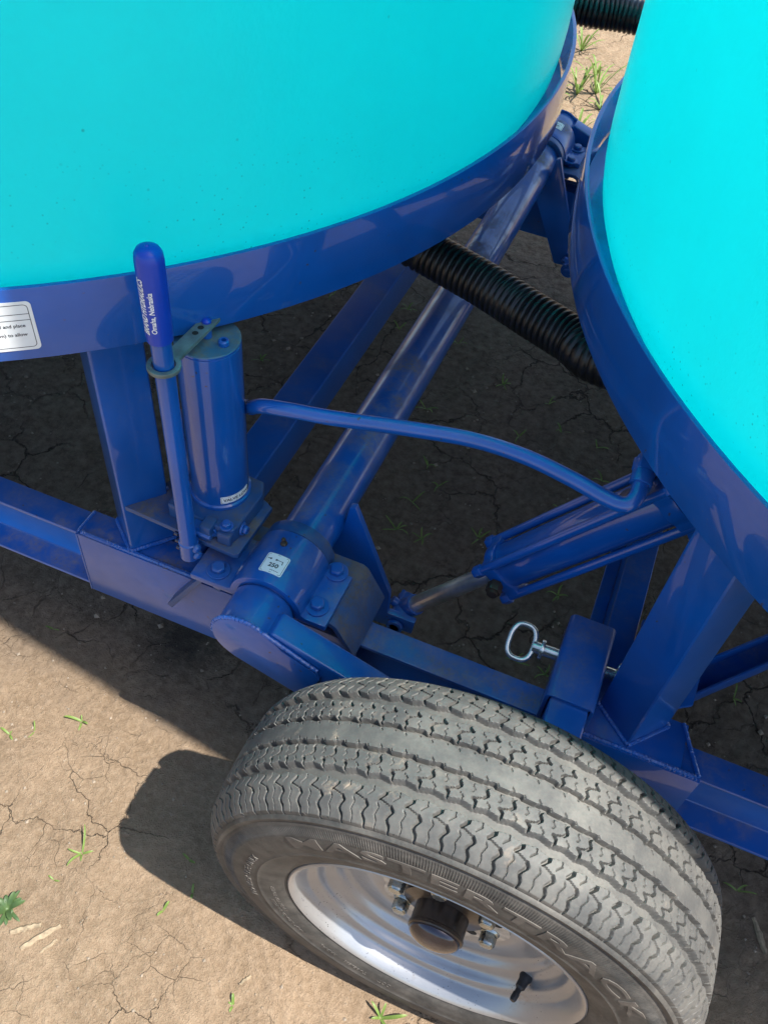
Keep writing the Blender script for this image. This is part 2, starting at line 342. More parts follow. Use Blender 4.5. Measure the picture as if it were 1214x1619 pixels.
def weld(bm, a, b, r=0.005, step=0.0055):
    a = Vector(a); b = Vector(b); L = (b - a).length; n = max(4, int(L / step) * 4); pts = []; rads = []
    _, u, w = basis(b - a)
    for i in range(n + 1):
        s = i / n; ph = (s * L / step) % 1.0
        pts.append(a.lerp(b, s) + u * random.uniform(-.0003, .0003) + w * random.uniform(-.0003, .0003))
        rads.append(r * 0.8 * (0.82 + 0.24 * math.sqrt(max(0, 1 - (2 * ph - 1) ** 2)) + random.uniform(-.03, .03)))
    tube(bm, pts, r, 8, rads=rads)
def tag(o, label=None, cat=None, group=None, kind=None):
    for k, v in (('label', label), ('category', cat), ('group', group), ('kind', kind)):
        if v: o[k] = v
    return o
def link(name, me, parent=None):
    o = bpy.data.objects.new(name, me); COL.objects.link(o)
    if parent is not None:
        o.parent = parent
        if parent.parent is None and parent.type == 'EMPTY' and parent.get('static'): o.matrix_parent_inverse = Matrix.Translation(-parent.location)
    return o
def fin(name, bm, mat, parent=None, bevel=0.0, seg=2, angle=35, local=False):
    bmesh.ops.remove_doubles(bm, verts=bm.verts, dist=1e-6)
    bmesh.ops.recalc_face_normals(bm, faces=bm.faces)
    if bevel:
        ed = [e for e in bm.edges if len(e.link_faces) == 2 and e.calc_face_angle(0) > 0.6]
        bmesh.ops.bevel(bm, geom=ed, offset=bevel, segments=seg, profile=0.6, affect='EDGES', clamp_overlap=True)
    if MIR and not local:
        for v in bm.verts: v.co.y = 2 * CY - v.co.y
        bmesh.ops.reverse_faces(bm, faces=bm.faces)
    me = bpy.data.meshes.new(name); bm.to_mesh(me); bm.free()
    for p in me.polygons: p.use_smooth = True
    me.set_sharp_from_angle(angle=math.radians(angle))
    me.materials.append(mat if not isinstance(mat, str) else M[mat])
    return link(name, me, parent)
def empty(name, loc, static=False):
    o = bpy.data.objects.new(name, None); COL.objects.link(o); o.location = loc; o.empty_display_size = 0.1
    if static: o['static'] = 1
    return o
def text_geo(s, size=1.0, shear=0.0, extrude=0.0, sx=1.0, bold=0.0, align='LEFT', space=1.0):
    cu = bpy.data.curves.new('text', 'FONT'); cu.body = s; cu.size = size; cu.shear = shear; cu.extrude = extrude; cu.align_x = align
    cu.offset = bold; cu.space_character = space; cu.resolution_u = 3
    o = bpy.data.objects.new('text', cu); COL.objects.link(o)
    bpy.context.view_layer.update()
    me = o.evaluated_get(bpy.context.evaluated_depsgraph_get()).to_mesh()
    vs = [Vector((v.co.x * sx, v.co.y, v.co.z)) for v in me.vertices]; fs = [tuple(p.vertices) for p in me.polygons]
    o.evaluated_get(bpy.context.evaluated_depsgraph_get()).to_mesh_clear()
    bpy.data.objects.remove(o); bpy.data.curves.remove(cu)
    return vs, fs
def put_text(bm, s, fn, **kw):
    vs, fs = text_geo(s, **kw)
    w = max(v.x for v in vs); add(bm, [fn(v.x, v.y, v.z) for v in vs], fs); return w
def rrect(w, h, r, n=5):
    pts = []
    for cx, cy, a0 in ((w - r, h - r, 0), (r, h - r, 90), (r, r, 180), (w - r, r, 270)):
        for k in range(n + 1):
            a = math.radians(a0 + 90 * k / n); pts.append((cx + r * math.cos(a), cy + r * math.sin(a)))
    return pts

# ================================================================== ground (structure)
def build_ground():
    # fine sheet near the trailer joined to a coarse skirt that runs to the horizon
    xs = np.concatenate([[-120, -60, -30, -16, -9, -6, -4.5], np.linspace(-3.4, 1.6, 760), [2.4, 3.5, 6, 9, 16, 30, 60, 120]])
    ys = np.concatenate([[-120, -60, -30, -12, -5, -2.4, -1.0], np.linspace(-0.3, 5.2, 800), [6, 7, 9, 13, 20, 30, 60, 120]])
    X, Y = np.meshgrid(xs, ys)
    def vn(x, y, f, seed):
        r = np.random.default_rng(seed); T = r.random((64, 64))
        u = x * f; v = y * f; i = np.floor(u).astype(int); j = np.floor(v).astype(int); a = u - i; b = v - j
        a = a * a * (3 - 2 * a); b = b * b * (3 - 2 * b)
        g = lambda p, q: T[p % 64, q % 64]
        return (g(i, j) * (1 - a) + g(i + 1, j) * a) * (1 - b) + (g(i, j + 1) * (1 - a) + g(i + 1, j + 1) * a) * b - 0.5
    Z = 0.010 * vn(X, Y, 1.7, 1) + 0.008 * vn(X, Y, 5, 2) + 0.005 * vn(X, Y, 13, 3) + 0.0032 * vn(X, Y, 31, 4) + 0.0026 * vn(X, Y, 67, 5) + 0.0016 * vn(X, Y, 118, 6)
    near = np.hypot(X - 0.03, (Y - 0.45) * 1.5) < 0.25
    Z = np.where(near, np.minimum(Z, 0.002), Z) - 0.002
    nx, ny = len(xs), len(ys)
    V = np.stack([X, Y, Z], -1).reshape(-1, 3)
    idx = np.arange(nx * ny).reshape(ny, nx)
    F = np.stack([idx[:-1, :-1], idx[:-1, 1:], idx[1:, 1:], idx[1:, :-1]], -1).reshape(-1, 4)
    me = bpy.data.meshes.new('ground'); me.vertices.add(len(V)); me.vertices.foreach_set('co', V.ravel().astype(np.float32))
    me.loops.add(F.size); me.loops.foreach_set('vertex_index', F.ravel().astype(np.int32))
    me.polygons.add(len(F)); me.polygons.foreach_set('loop_start', np.arange(0, F.size, 4, dtype=np.int32))
    me.update(calc_edges=True); me.validate()
    for p in me.polygons: p.use_smooth = True
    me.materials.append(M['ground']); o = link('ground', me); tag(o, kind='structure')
    # loose crumbs of soil: nobody could count them
    bm = bmn()
    for k in range(6500):
        x = rng.uniform(-2.0, 0.8); y = rng.uniform(-0.1, 2.6) if k % 4 else rng.uniform(2.6, 5.0)
        r = 0.0009 + 0.0036 * rng.random() ** 4
        if y > 0.75 and k % 3 == 0: r *= 1.9
        if abs(x - 0.03) < 0.2 and 0.3 < y < 0.6: continue
        pts = [(r * rng.uniform(.7, 1.2) * a, r * rng.uniform(.7, 1.2) * b_, r * rng.uniform(.5, .9) * c_) for a, b_, c_ in ((1, 0, 0), (-1, 0, 0), (0, 1, 0), (0, -1, 0), (0, 0, 1), (0, 0, -1))]
        i = int(np.argmin(abs(xs - x))); j = int(np.argmin(abs(ys - y))); z = Z[j, i] + r * 0.25
        add(bm, [(p[0] + x, p[1] + y, p[2] + z) for p in pts], [(0, 2, 4), (2, 1, 4), (1, 3, 4), (3, 0, 4), (2, 0, 5), (1, 2, 5), (3, 1, 5), (0, 3, 5)])
    o = fin('soil_crumbs', bm, 'stone', None, angle=20); tag(o, 'loose pale soil crumbs scattered over the cracked ground', 'soil crumbs', kind='stuff')
    return lambda x, y: float(Z[int(np.argmin(abs(ys - y))), int(np.argmin(abs(xs - x)))])
GZ = build_ground()

# ================================================================== trailer
TR = empty('tank_trailer', (-0.2, CY, 0.0), static=True)
tag(TR, 'blue painted steel tank trailer with ring stands, lift arms, hand pump and wheel', 'trailer')
ZT, ZB, YO, YI = 0.380, 0.228, 0.717, 0.766      # channel top, bottom, outer lip, web
RING_Z0, RING_Z1 = 0.84, 0.943
RC = ((-1.3575, CY, 1.106), (0.9455, CY, 1.117))   # the two ring stands
TX, TZ, TRAD = -0.374, 0.461, 0.0445                # torsion tube axis

def build_rail():
    bm = bmn()
    sec = [(YO, ZT), (YI, ZT), (YI, ZB), (YO, ZB), (YO, ZB + .008), (YI - .008, ZB + .012), (YI - .008, ZT - .012), (YO, ZT - .008)]
    prism(bm, [(p[0], p[1]) for p in sec], frame((0, 0, 0), (0, 1, 0), (1, 0, 0)), -2.6, 2.3)
    rail = fin('frame_rail', bm, 'blue_dusty', TR, 0.0025)
    # closed-in box at the lift pivot and at the right-hand stand post
    bm = bmn()
    box(bm, (-0.753, YO - .006, ZB - .004), (-0.235, YO - .0005, ZT + .004)); box(bm, (-0.757, YO - .0065, ZB - .004), (-0.7535, YI + .003, ZT + .004))
    box(bm, (-0.753, YO, ZT + .0015), (-0.30, YI + .002, ZT + .0045))
    fin('box_plate', bm, 'blue_dusty', rail, 0.0012)
    bm = bmn()
    box(bm, (0.076, YO - .007, ZB + .002), (0.316, YO - .0005, ZT + .002)); box(bm, (0.125, YO, ZT + .0015), (0.285, YI + .03, ZT + .0055))
    fin('box_plate', bm, 'blue', rail, 0.0012)
    for a, b, r in (((-0.75, YO + .001, ZT + .004), (-0.47, YO + .001, ZT + .004), .0055), ((0.08, YO - .002, ZT + .004), (0.31, YO - .002, ZT + .004), .0055),
                    ((0.276, YI + .03, ZT + .006), (0.312, YO, ZT + .005), .0045), ((-0.755, YO, ZT + .004), (-0.755, YI, ZT + .004), .004)):
        bm = bmn(); weld(bm, a, b, r); fin('weld_bead', bm, 'weld', rail)
    return rail

def build_post(x, y, side):
    """square post standing on the rail under a ring, a corner pointing out"""
    h = 0.038; a = math.radians(50 if side < 0 else 48)
    M4 = Matrix.Translation((x, y, 0)) @ Matrix.Rotation(a, 4, 'Z')
    bm = bmn(); box(bm, (-h, -h, ZT + .0045), (h, h, RING_Z0 + .012), M4); p = fin('stand_post', bm, 'blue', TR, 0.006, 3)
    bm = bmn(); c = [M4 @ Vector((sx * (h + .001), sy * (h + .001), ZT + .008)) for sx, sy in ((-1, -1), (1, -1), (1, 1), (-1, 1))]
    for i in range(4): weld(bm, c[i], c[(i + 1) % 4], .0048)
    fin('weld_bead', bm, 'weld', p)
    return p

def build_pivot():
    """torsion tube, lift arm, pillow block at one side of the trailer"""
    # pillow block
    bl = empty('bearing_block', (0, 0, 0)); bl.parent = TR; bl.matrix_parent_inverse = Matrix.Translation(-TR.location)
    R0, R1 = 0.047, 0.0605; y0, y1 = 0.672, 0.775; bm = bmn()
    out = [(-0.155, -0.012), (-0.155, 0.0)] ; n = 24
    zf = 0.004
    out = [(-0.130, -0.008), (-0.130, zf)] + [(-R1 - .006, zf)] + [(-R1 * math.cos(t), R1 * math.sin(t) if math.sin(t) * R1 > zf + .004 else zf + .004) for t in np.linspace(0.12, PI - 0.12, n)] + [(R1 + .006, zf), (0.100, zf), (0.100, -0.008)]
    out += [(R0, -0.008)] + [(R0 * math.cos(t), R0 * math.sin(t)) for t in np.linspace(0.0, PI, n)] + [(-R0, -0.008)]
    prism(bm, out, frame((TX, 0, TZ), (1, 0, 0), (0, -1, 0)), -y1, -y0)
    fin('bearing_cap', bm, 'blue_dusty', bl, 0.002, 2, angle=30)
    # bent saddle plate under it
    t = 0.009
    top = [(-0.572, 0.318), (-0.492, 0.449), (-0.478, 0.453), (-0.272, 0.453), (-0.262, 0.447), (-0.228, ZT + .007)]
    off = [(-0.563, 0.313), (-0.487, 0.440), (-0.474, 0.4435), (-0.276, 0.4435), (-0.269, 0.441), (-0.236, ZT + .002)]
    bm = bmn(); M4 = frame((0, 0, 0), (1, 0, 0), (0, -1, 0))
    prism(bm, top + off[::-1], M4, -0.815, -0.688)
    fin('saddle_plate', bm, 'grime', bl, 0.0015, 2)
    for bx, by in ((-0.467, 0.696), (-0.467, 0.772), (-0.300, 0.700), (-0.300, 0.772)):
        if bx < -0.4 and by > 0.75: by = 0.757
        bm = bmn(); hexbolt(bm, (bx, by, TZ + zf + .0005), (0, 0, 1), 0.0115, 0.0085, 0.0185); cyl(bm, (bx, by, 0.425), (bx, by, 0.4435), 0.0125, 6)
        cyl(bm, (bx, by, 0.418), (bx, by, 0.466), 0.006, 12)
        fin('bolt', bm, 'blue', bl, 0.0005, 1)
    bm = bmn(); lathe(bm, [(0, 0), (.0055, 0), (.0055, .003), (.0035, .005), (.0028, .010), (.0035, .012), (.002, .014), (0, .014)], (TX - .006, 0.748, TZ + R1 - .001), (-.05, 0, 1), 16)
    fin('grease_nipple', bm, 'plug', bl)
    # the tube itself
    sh = empty('torsion_shaft', (0, 0, 0)); sh.parent = TR; sh.matrix_parent_inverse = Matrix.Translation(-TR.location)
    bm = bmn(); lathe(bm, [(0.040, 0.664), (0.0452, 0.664), (0.0452, 0.7985), (TRAD, 0.7985), (TRAD, CY)], (TX, 0, TZ), (0, 1, 0), 72); fin('shaft_tube', bm, 'blue_tube', sh)
    bm = bmn(); lathe(bm, [(.0455, 0.7765), (.0585, 0.7765), (.0585, 0.7995), (.0455, 0.7995)], (TX, 0, TZ), (0, 1, 0), 72, True); fin('collar', bm, 'grime', sh, 0.0015)
    # gusset lug that takes the cylinder
    ly = 0.872
    pl = [(-0.322, 0.512), (-0.312, 0.516), (-0.236, 0.325), (-0.234, 0.268), (-0.182, 0.268), (-0.184, 0.232), (-0.262, 0.228), (-0.368, 0.430), (-0.345, 0.44), (-0.33, 0.46)]
    bm = bmn(); prism(bm, pl, frame((0, 0, 0), (1, 0, 0), (0, -1, 0)), -ly - .006, -ly + .006)
    lug = fin('cylinder_lug', bm, 'blue', sh, 0.0012)
    # lift arm
    ux, uz = 0.951, -0.309; vx, vz = 0.309, 0.951
    M4 = frame((TX, 0, TZ), (ux, 0, uz), (0, -1, 0))     # local x along arm, y up across it, z toward camera
    arm = bmn(); prism(arm, [(-0.03, -0.051), (0.40, -0.045), (0.455, -0.03), (0.47, 0.0), (0.455, 0.03), (0.40, 0.047), (0.03, 0.053)], M4, -0.648, -0.606)
    A = fin('lift_arm', arm, 'blue', sh, 0.004, 3)
    bm = bmn(); prism(bm, [(0.115, -0.055), (0.125, -0.046), (0.125, 0.018), (0.112, 0.030), (0.055, 0.036), (0.046, 0.042), (0.02, 0.048)] + [(0.0505 * math.cos(q), 0.0505 * math.sin(q)) for q in np.linspace(math.radians(75), math.radians(255), 22)] + [(0.0, -0.0525)], M4, -0.6062, -0.599)
    fin('arm_plate', bm, 'blue', A, 0.0015)
    bm = bmn(); lathe(bm, [(0, 0.6065), (0.0495, 0.6065), (0.0495, 0.668), (0.03, 0.668)], (TX, 0, TZ), (0, 1, 0), 64); fin('pivot_stub', bm, 'blue', A, 0.001)
    bm = bmn()
    pts = [M4 @ Vector((p[0], p[1], -0.6025)) for p in [(0.0515 * math.cos(q), 0.0515 * math.sin(q)) for q in np.linspace(math.radians(205), math.radians(70), 20)] + [(0.05, 0.044), (0.115, 0.034)]]
    for a, b in zip(pts, pts[1:]): weld(bm, a, b, .0042, .009)
    fin('weld_bead', bm, 'weld', A)
    bm = bmn(); cyl(bm, (0.029, 0.47, 0.335), (0.029, 0.63, 0.335), 0.026, 32); cyl(bm, (0.029, 0.575, 0.335), (0.029, 0.607, 0.335), 0.05, 32); fin('spindle', bm, 'blue', A, 0.001)
    return bl

def build_cylinder():
    cy_ = empty('hydraulic_cylinder', (0, 0, 0)); cy_.parent = TR; cy_.matrix_parent_inverse = Matrix.Translation(-TR.location)
    P0 = Vector((-0.2135, 0.90, 0.247)); d = Vector((0.336, 0, 0.478)).normalized(); s = Vector((0, 1, 0)); u = d.cross(s)
    M4 = frame(P0, d, u)                                     # local x along, y = sideways, z = up-ish
    at = lambda a, b=0, c=0: M4 @ Vector((a, b, c))
    bm = bmn(); cyl(bm, at(0.03), at(0.265), 0.0155, 40); fin('piston_rod', bm, 'chrome', cy_, 0.001)
    bm = bmn(); cyl(bm, at(0, -0.026), at(0, 0.026), 0.021, 28); cyl(bm, at(0.0), at(0.036), 0.0195, 28); cyl(bm, at(-.004, -0.043, .0), at(-.004, 0.032, .0), 0.0105, 20)
    cyl(bm, at(-.004, -0.043, 0), at(-.004, -0.036, 0), 0.0155, 20); cyl(bm, at(.0, 0, 0), at(.0, 0, .030), .009, 14); cyl(bm, at(.004, -.03, .014), at(.004, .03, .018), .0045, 10)
    fin('rod_clevis', bm, 'blue', cy_, 0.0015)
    L0, L1 = 0.266, 0.588; rb = 0.0375
    def head(a0, a1, flip):
        bm = bmn(); k = 64; pts = []
        for i in range(k):
            t = 2 * PI * i / k; r = 0.0425 + 0.0105 * max(0, math.cos(4 * (t - PI / 4))) ** 2
            pts.append((r * math.cos(t), r * math.sin(t)))
        f = Matrix.Translation((0, 0, 0)); F = frame(P0, (0, 1, 0), d)
        prism(bm, pts, F, a0, a1); return bm
    h = head(L0 - .004, L0 + .018, 0); lathe(h, [(0, L0 - .02), (.026, L0 - .02), (.030, L0 - .005), (0, L0 - .005)], P0, d, 32); fin('front_head', h, 'blue', cy_, 0.002)
    h = head(L1, L1 + .026, 1)
    cyl(h, at(L1 + .02), at(L1 + .06), 0.024, 24); cyl(h, at(L1 + .055, -.03), at(L1 + .055, .03), 0.021, 24)
    fin('rear_head', h, 'blue', cy_, 0.002)
    bm = bmn(); cyl(bm, at(L0 + .015), at(L1 + .004), rb, 64); fin('barrel', bm, 'blue_clean', cy_, 0.001)
    for sy in (-1, 1):
        for sz in (-1, 1):
            q = 0.0335
            bm = bmn(); cyl(bm, at(L0 - .008, sy * q, sz * q), at(L1 + .04, sy * q, sz * q), 0.0072, 16)
            o = fin('tie_rod', bm, 'blue_clean', cy_)
            bm = bmn(); cyl(bm, at(L0 - .020, sy * q, sz * q), at(L0 - .0042, sy * q, sz * q), 0.0105, 6); fin('tie_rod_nut', bm, 'blue', o, 0.0006); bm = bmn(); cyl(bm, at(L1 + .0265, sy * q, sz * q), at(L1 + .038, sy * q, sz * q), 0.0105, 6)
            fin('tie_rod_nut', bm, 'blue', o, 0.0006)
    bm = bmn(); cyl(bm, at(L0 + .004, -.044, .006), at(L0 + .004, -.062, .006), 0.0125, 6); cyl(bm, at(L0 + .004, -.061, .006), at(L0 + .004, -.067, .006), 0.0085, 16); fin('port_plug', bm, 'plug', cy_, 0.0006)
    bm = bmn(); cyl(bm, at(L1 + .012, .0, .045), at(L1 + .012, 0.0, .070), 0.0145, 6); cyl(bm, at(L1 - .03, -.03, .044), at(L1 - .03, -.03, .052), 0.013, 20); fin('port_fitting', bm, 'dark_blue', cy_, 0.0008)
    # mount ears to the post
    bm = bmn()
    for yy in (0.866, 0.927):
        prism(bm, [(at(L1 + .02).x, at(L1 + .02).z), (at(L1 + .085).x, at(L1 + .085).z + .012), (0.245, 0.79), (0.245, 0.66), (0.205, 0.64)], frame((0, 0, 0), (1, 0, 0), (0, -1, 0)), -yy - .005, -yy + .005)
    fin('mount_ear', bm, 'blue', cy_, 0.001)
    return cy_, at, L1

def build_side():
    build_rail(); build_pivot(); r = build_cylinder()
    build_post(-0.655, 0.771, -1); build_post(0.200, 0.777, 1)
    build_post(-2.06, 0.771, -1); build_post(1.691, 0.777, 1)
    return r
_, CAT, CL1 = build_side()
MIR = True; build_side(); MIR = False

# cross members, diagonal braces
bm = bmn(); box(bm, (-0.6185, YI + .0005, 0.287), (-0.547, 2 * CY - YI - .0005, 0.3775)); fin('cross_member', bm, 'blue', TR, 0.006, 3)
bm = bmn(); box(bm, (0.129, YI + .032, 0.287), (0.177, 2 * CY - YI - .032, 0.3775)); box(bm, (0.105, YI + .032, 0.287), (0.1288, 2 * CY - YI - .032, 0.294)); fin('cross_member', bm, 'blue', TR, 0.003, 3)
bm = bmn(); box(bm, (-2.1, YI + .0005, 0.287), (-2.03, 2 * CY - YI - .0005, 0.3775)); fin('cross_member', bm, 'blue', TR, 0.006, 3)
for sgn in (0, 1):
    MIR = bool(sgn)
    bm = bmn(); M4 = frame((0.235, 0.828, 0.300), (1, 1.07, 0), (0, 0, 1))
    prism(bm, [(-.025, 0), (.025, 0), (.025, .03), (.020, .03), (.020, .005), (-.020, .005), (-.020, .03), (-.025, .03)], frame((0.222, 0.850, 0.295), (-0.731, 0.682, 0), (1, 1.07, 0)), 0, 0.95)
    fin('diagonal_brace', bm, 'blue', TR, 0.002)
    bm = bmn(); prism(bm, [(0.18, 0.86), (0.235, 0.80), (0.285, 0.835), (0.29, 0.93), (0.24, 0.985), (0.18, 0.96)], Matrix.Identity(4), 0.3785, 0.386); fin('corner_gusset', bm, 'blue', TR, 0.001)
MIR = False

# ring stands
def ring_stand(c, side):
    cx, cy, R = c; bm = bmn(); t = 0.007
    lathe(bm, [(R, RING_Z0), (R, RING_Z1), (R - t, RING_Z1), (R - t, RING_Z0)], (cx, cy, 0), (0, 0, 1), 220, True)
    ring = fin('ring_stand', bm, 'blue_clean', TR, 0.0012, 2)
    for k in range(8):                                      # spider plates under the tank, welded inside the band
        bm = bmn(); a = 2 * PI * (k + .5) / 8; M4 = Matrix.Translation((cx, cy, 0)) @ Matrix.Rotation(a, 4, 'Z')
        box(bm, (R - .16, -.04, RING_Z0 - .010), (R - .03, .04, RING_Z0 + .0005), M4)
        fin('spider_plate', bm, 'blue', ring, 0.001)
    bm = bmn(); lathe(bm, [(R - t - .0008, RING_Z0 + .009), (R - .05, RING_Z0 + .0085), (0.72, 0.768), (0.10, 0.580), (0.10, 0.574), (0.72, 0.762), (R - .05, RING_Z0 + .001), (R - t - .0008, RING_Z0 + .0015)], (cx, cy, 0), (0, 0, 1), 120, True)
    fin('light_block_cone', bm, 'blue', ring)  # unseen cone added to keep teal tank light off the ground
    return ring
RL = ring_stand(RC[0], -1); RR = ring_stand(RC[1], 1)
# welded tab inside the right band, seen between tank and band
bm = bmn(); a = math.radians(164); M4 = Matrix.Translation((RC[1][0], CY, 0)) @ Matrix.Rotation(a, 4, 'Z')
box(bm, (RC[1][2] - .016, -.10, RING_Z0 + .04), (RC[1][2] - .0075, .10, RING_Z1 - .012), M4)
tb = fin('joint_plate', bm, 'blue_dusty', RR, 0.001)
bm = bmn(); weld(bm, M4 @ Vector((RC[1][2] - .009, -.10, RING_Z1 - .011)), M4 @ Vector((RC[1][2] - .009, .10, RING_Z1 - .011)), .004); fin('weld_bead', bm, 'weld', RR)

# notice sticker on the left band
def on_ring(deg, z, off, c=RC[0]):
    a = math.radians(deg); return Vector((c[0] + (c[2] + off) * math.cos(a), c[1] + (c[2] + off) * math.sin(a), z))
def curved_plate(bm, outline, fn, off, nsub=10):
    """flat rounded outline (u,v) mapped on a curved surface, as a thin sheet with an edge"""
    us = [p[0] for p in outline]; vs = [p[1] for p in outline]; b2 = bmesh.new()
    f = b2.faces.new([b2.verts.new((p[0], p[1], 0)) for p in outline])
    for k in range(1, nsub):
        x = min(us) + (max(us) - min(us)) * k / nsub
        bmesh.ops.bisect_plane(b2, geom=b2.verts[:] + b2.edges[:] + b2.faces[:], plane_co=(x, 0, 0), plane_no=(1, 0, 0))
    r = bmesh.ops.extrude_face_region(b2, geom=b2.faces[:])
    for e in r['geom']:
        if isinstance(e, bmesh.types.BMVert): e.co.z = off
    b2.verts.index_update()
    add(bm, [fn(v.co.x, v.co.y, v.co.z) for v in b2.verts], [tuple(v.index for v in f.verts) for f in b2.faces]); b2.free()
RD = RC[0][2] * PI / 180
SW = 0.16
stk = lambda u, v, w: on_ring(-51.28 - (SW - u) / RD, 0.8555 + v, .0004 + w)
bm = bmn(); curved_plate(bm, rrect(SW, 0.0705, 0.006), stk, .0005, 16); ST = fin('notice_sticker', bm, 'white', RL, angle=25)
bm = bmn()
def line(bm, u0, v0, u1, v1, fn, t=.0008, w=.0007):
    d = Vector((u1 - u0, v1 - v0)); L = d.length; d.normalize(); n = Vector((-d.y, d.x)) * t / 2; k = max(1, int(L / .01))
    for i in range(k):
        a = Vector((u0, v0)) + d * L * i / k; b = Vector((u0, v0)) + d * L * (i + 1) / k
        add(bm, [fn(*(a + n), w), fn(*(a - n), w), fn(*(b - n), w), fn(*(b + n), w)], [(0, 1, 2, 3)])
rr = [(p[0] + .0045, p[1] + .0045) for p in rrect(SW - .009, 0.0615, 0.005)]
for a, b in zip(rr, rr[1:] + rr[:1]): line(bm, *a, *b, stk)
line(bm, .0045, .053, SW - .0045, .053, stk); line(bm, .0045, .0445, SW - .0045, .0445, stk)
for s, v in (('outward and place', .0345), ('(lever down) to allow', .0215)):
    vs, fs = text_geo(s, size=0.0068, bold=.00012, align='LEFT'); w = max(q.x for q in vs)
    add(bm, [stk(SW - .012 - w + q.x, v + q.y, .0007) for q in vs], fs)
fin('lettering', bm, 'ink', RL)

# grease sticker on the near bearing cap
def on_cap(u, v, w, R=0.0608, x0=TX, y0=0.689):
    a = math.radians(90) - u / R; return Vector((x0 + (R + w) * math.cos(a), y0 + v, TZ + (R + w) * math.sin(a)))
def grease_sticker(fn, parent):
    bm = bmn(); curved_plate(bm, rrect(.037, .037, .003), fn, .0005, 10); st = fin('grease_sticker', bm, 'white', parent, angle=25)
    bm = bmn(); rr = [(p[0] + .002, p[1] + .002) for p in rrect(.033, .033, .002)]
    for a, b in zip(rr, rr[1:] + rr[:1]): line(bm, *a, *b, fn, .0006)
    for pts in ([(.008, .0275), (.020, .0275), (.020, .0245), (.008, .0245)], [(.004, .0268), (.008, .0268), (.008, .0255), (.004, .0255)], [(.020, .0265), (.029, .0265), (.029, .0255), (.020, .0255)], [(.028, .0265), (.0292, .0265), (.030, .0205), (.0288, .0205)]):
        add(bm, [fn(p[0], p[1], .0007) for p in pts], [(0, 1, 2, 3)])
    put_text(bm, '250', lambda x, y, z: fn(.0105 + x, .0115 + y, .0007), size=.0105, bold=.0003)
    for k in range(5): line(bm, .017 + k * .0028, .006, .0188 + k * .0028, .006, fn, .0012)
    fin('lettering', bm, 'ink', parent)
BL = [o for o in bpy.data.objects if o.name.startswith('bearing_block')]
grease_sticker(lambda u, v, w: on_cap(u - .020, v, w), BL[0])
grease_sticker(lambda u, v, w: on_cap(u - .012, v, w, y0=2 * CY - .73), BL[1])

# ---------------------------------------------------------------- hand pump
HP = empty('hand_pump', (0, 0, 0)); HP.parent = TR; HP.matrix_parent_inverse = Matrix.Translation(-TR.location)
PX, PY, PR = -0.5170, 0.8000, 0.0450
bm = bmn(); prism(bm, [(-0.656, 0.722), (-0.448, 0.711), (-0.441, 0.715), (-0.438, 0.822), (-0.52, 0.862), (-0.598, 0.862), (-0.617, 0.79)], Matrix.Identity(4), 0.4900, 0.4995)
fin('mount_plate', bm, 'grime', HP, 0.0012)
bm = bmn(); weld(bm, (-0.652, 0.7235, 0.4995), (-0.607, 0.786, 0.4995), .004); fin('weld_bead', bm, 'weld', HP)
bm = bmn(); z0 = 0.4998
prism(bm, [(-0.575, 0.735), (-0.474, 0.727), (-0.458, 0.731), (-0.455, 0.742), (-0.4515, 0.815), (-0.462, 0.842), (-0.56, 0.85), (-0.58, 0.83)], Matrix.Identity(4), z0, z0 + .030)
box(bm, (-0.482, 0.7205, z0), (-0.458, 0.742, z0 + .024)); box(bm, (-0.508, 0.714, z0 + .004), (-0.488, 0.740, z0 + .034)); cyl(bm, (-0.53, 0.74, z0 + .016), (-0.53, 0.722, z0 + .016), .013, 20)
B = fin('pump_base', bm, 'grime', HP, 0.004, 3)
for p, ax in (((-0.470, 0.734, z0 + .0305), (0, 0, 1)), ((-0.4545, 0.752, z0 + .014), (1, .05, 0)), ((-0.494, 0.728, z0 + .014), (0, -1, 0))):
    bm = bmn(); hexbolt(bm, p, ax, .0075, .006, .0105); fin('bolt', bm, 'blue', B, 0.0005, 1)
bm = bmn(); cyl(bm, (-0.588, 0.835, z0), (-0.605, 0.858, z0 + .055), .019, 8); cyl(bm, (-0.603, 0.856, z0 + .05), (-0.611, 0.868, z0 + .10), .0125, 24); fin('hose_fitting', bm, 'blue', HP, 0.001)
bm = bmn(); lathe(bm, [(0, z0 + .0302), (PR + .003, z0 + .0302), (PR + .003, z0 + .036), (PR, z0 + .038), (PR, 0.8240), (PR - .0012, 0.8246), (PR - .0012, 0.8256), (PR, 0.826), (PR, 0.8285)], (PX, PY, 0), (0, 0, 1), 96)
fin('reservoir', bm, 'blue_clean', HP)
bm = bmn(); lathe(bm, [(PR, 0.8285), (PR - .001, 0.8302), (0, 0.8302)], (PX, PY, 0), (0, 0, 1), 96); LID = fin('reservoir_lid', bm, 'top_plate', HP)
bm = bmn(); lathe(bm, [(0.0035, .8300), (.0035, .838), (.006, .838), (.0075, .836), (.0075, .8303)], (PX + .027, PY - .004, 0), (0, 0, 1), 24); lathe(bm, [(0, .8312), (.0036, .8312)], (PX + .027, PY - .004, 0), (0, 0, 1), 24); fin('filler_plug', bm, 'blue', LID)
bm = bmn(); cyl(bm, (PX, PY, .830), (PX, PY, .847), .0065, 20); fin('spacer', bm, 'blue', LID)
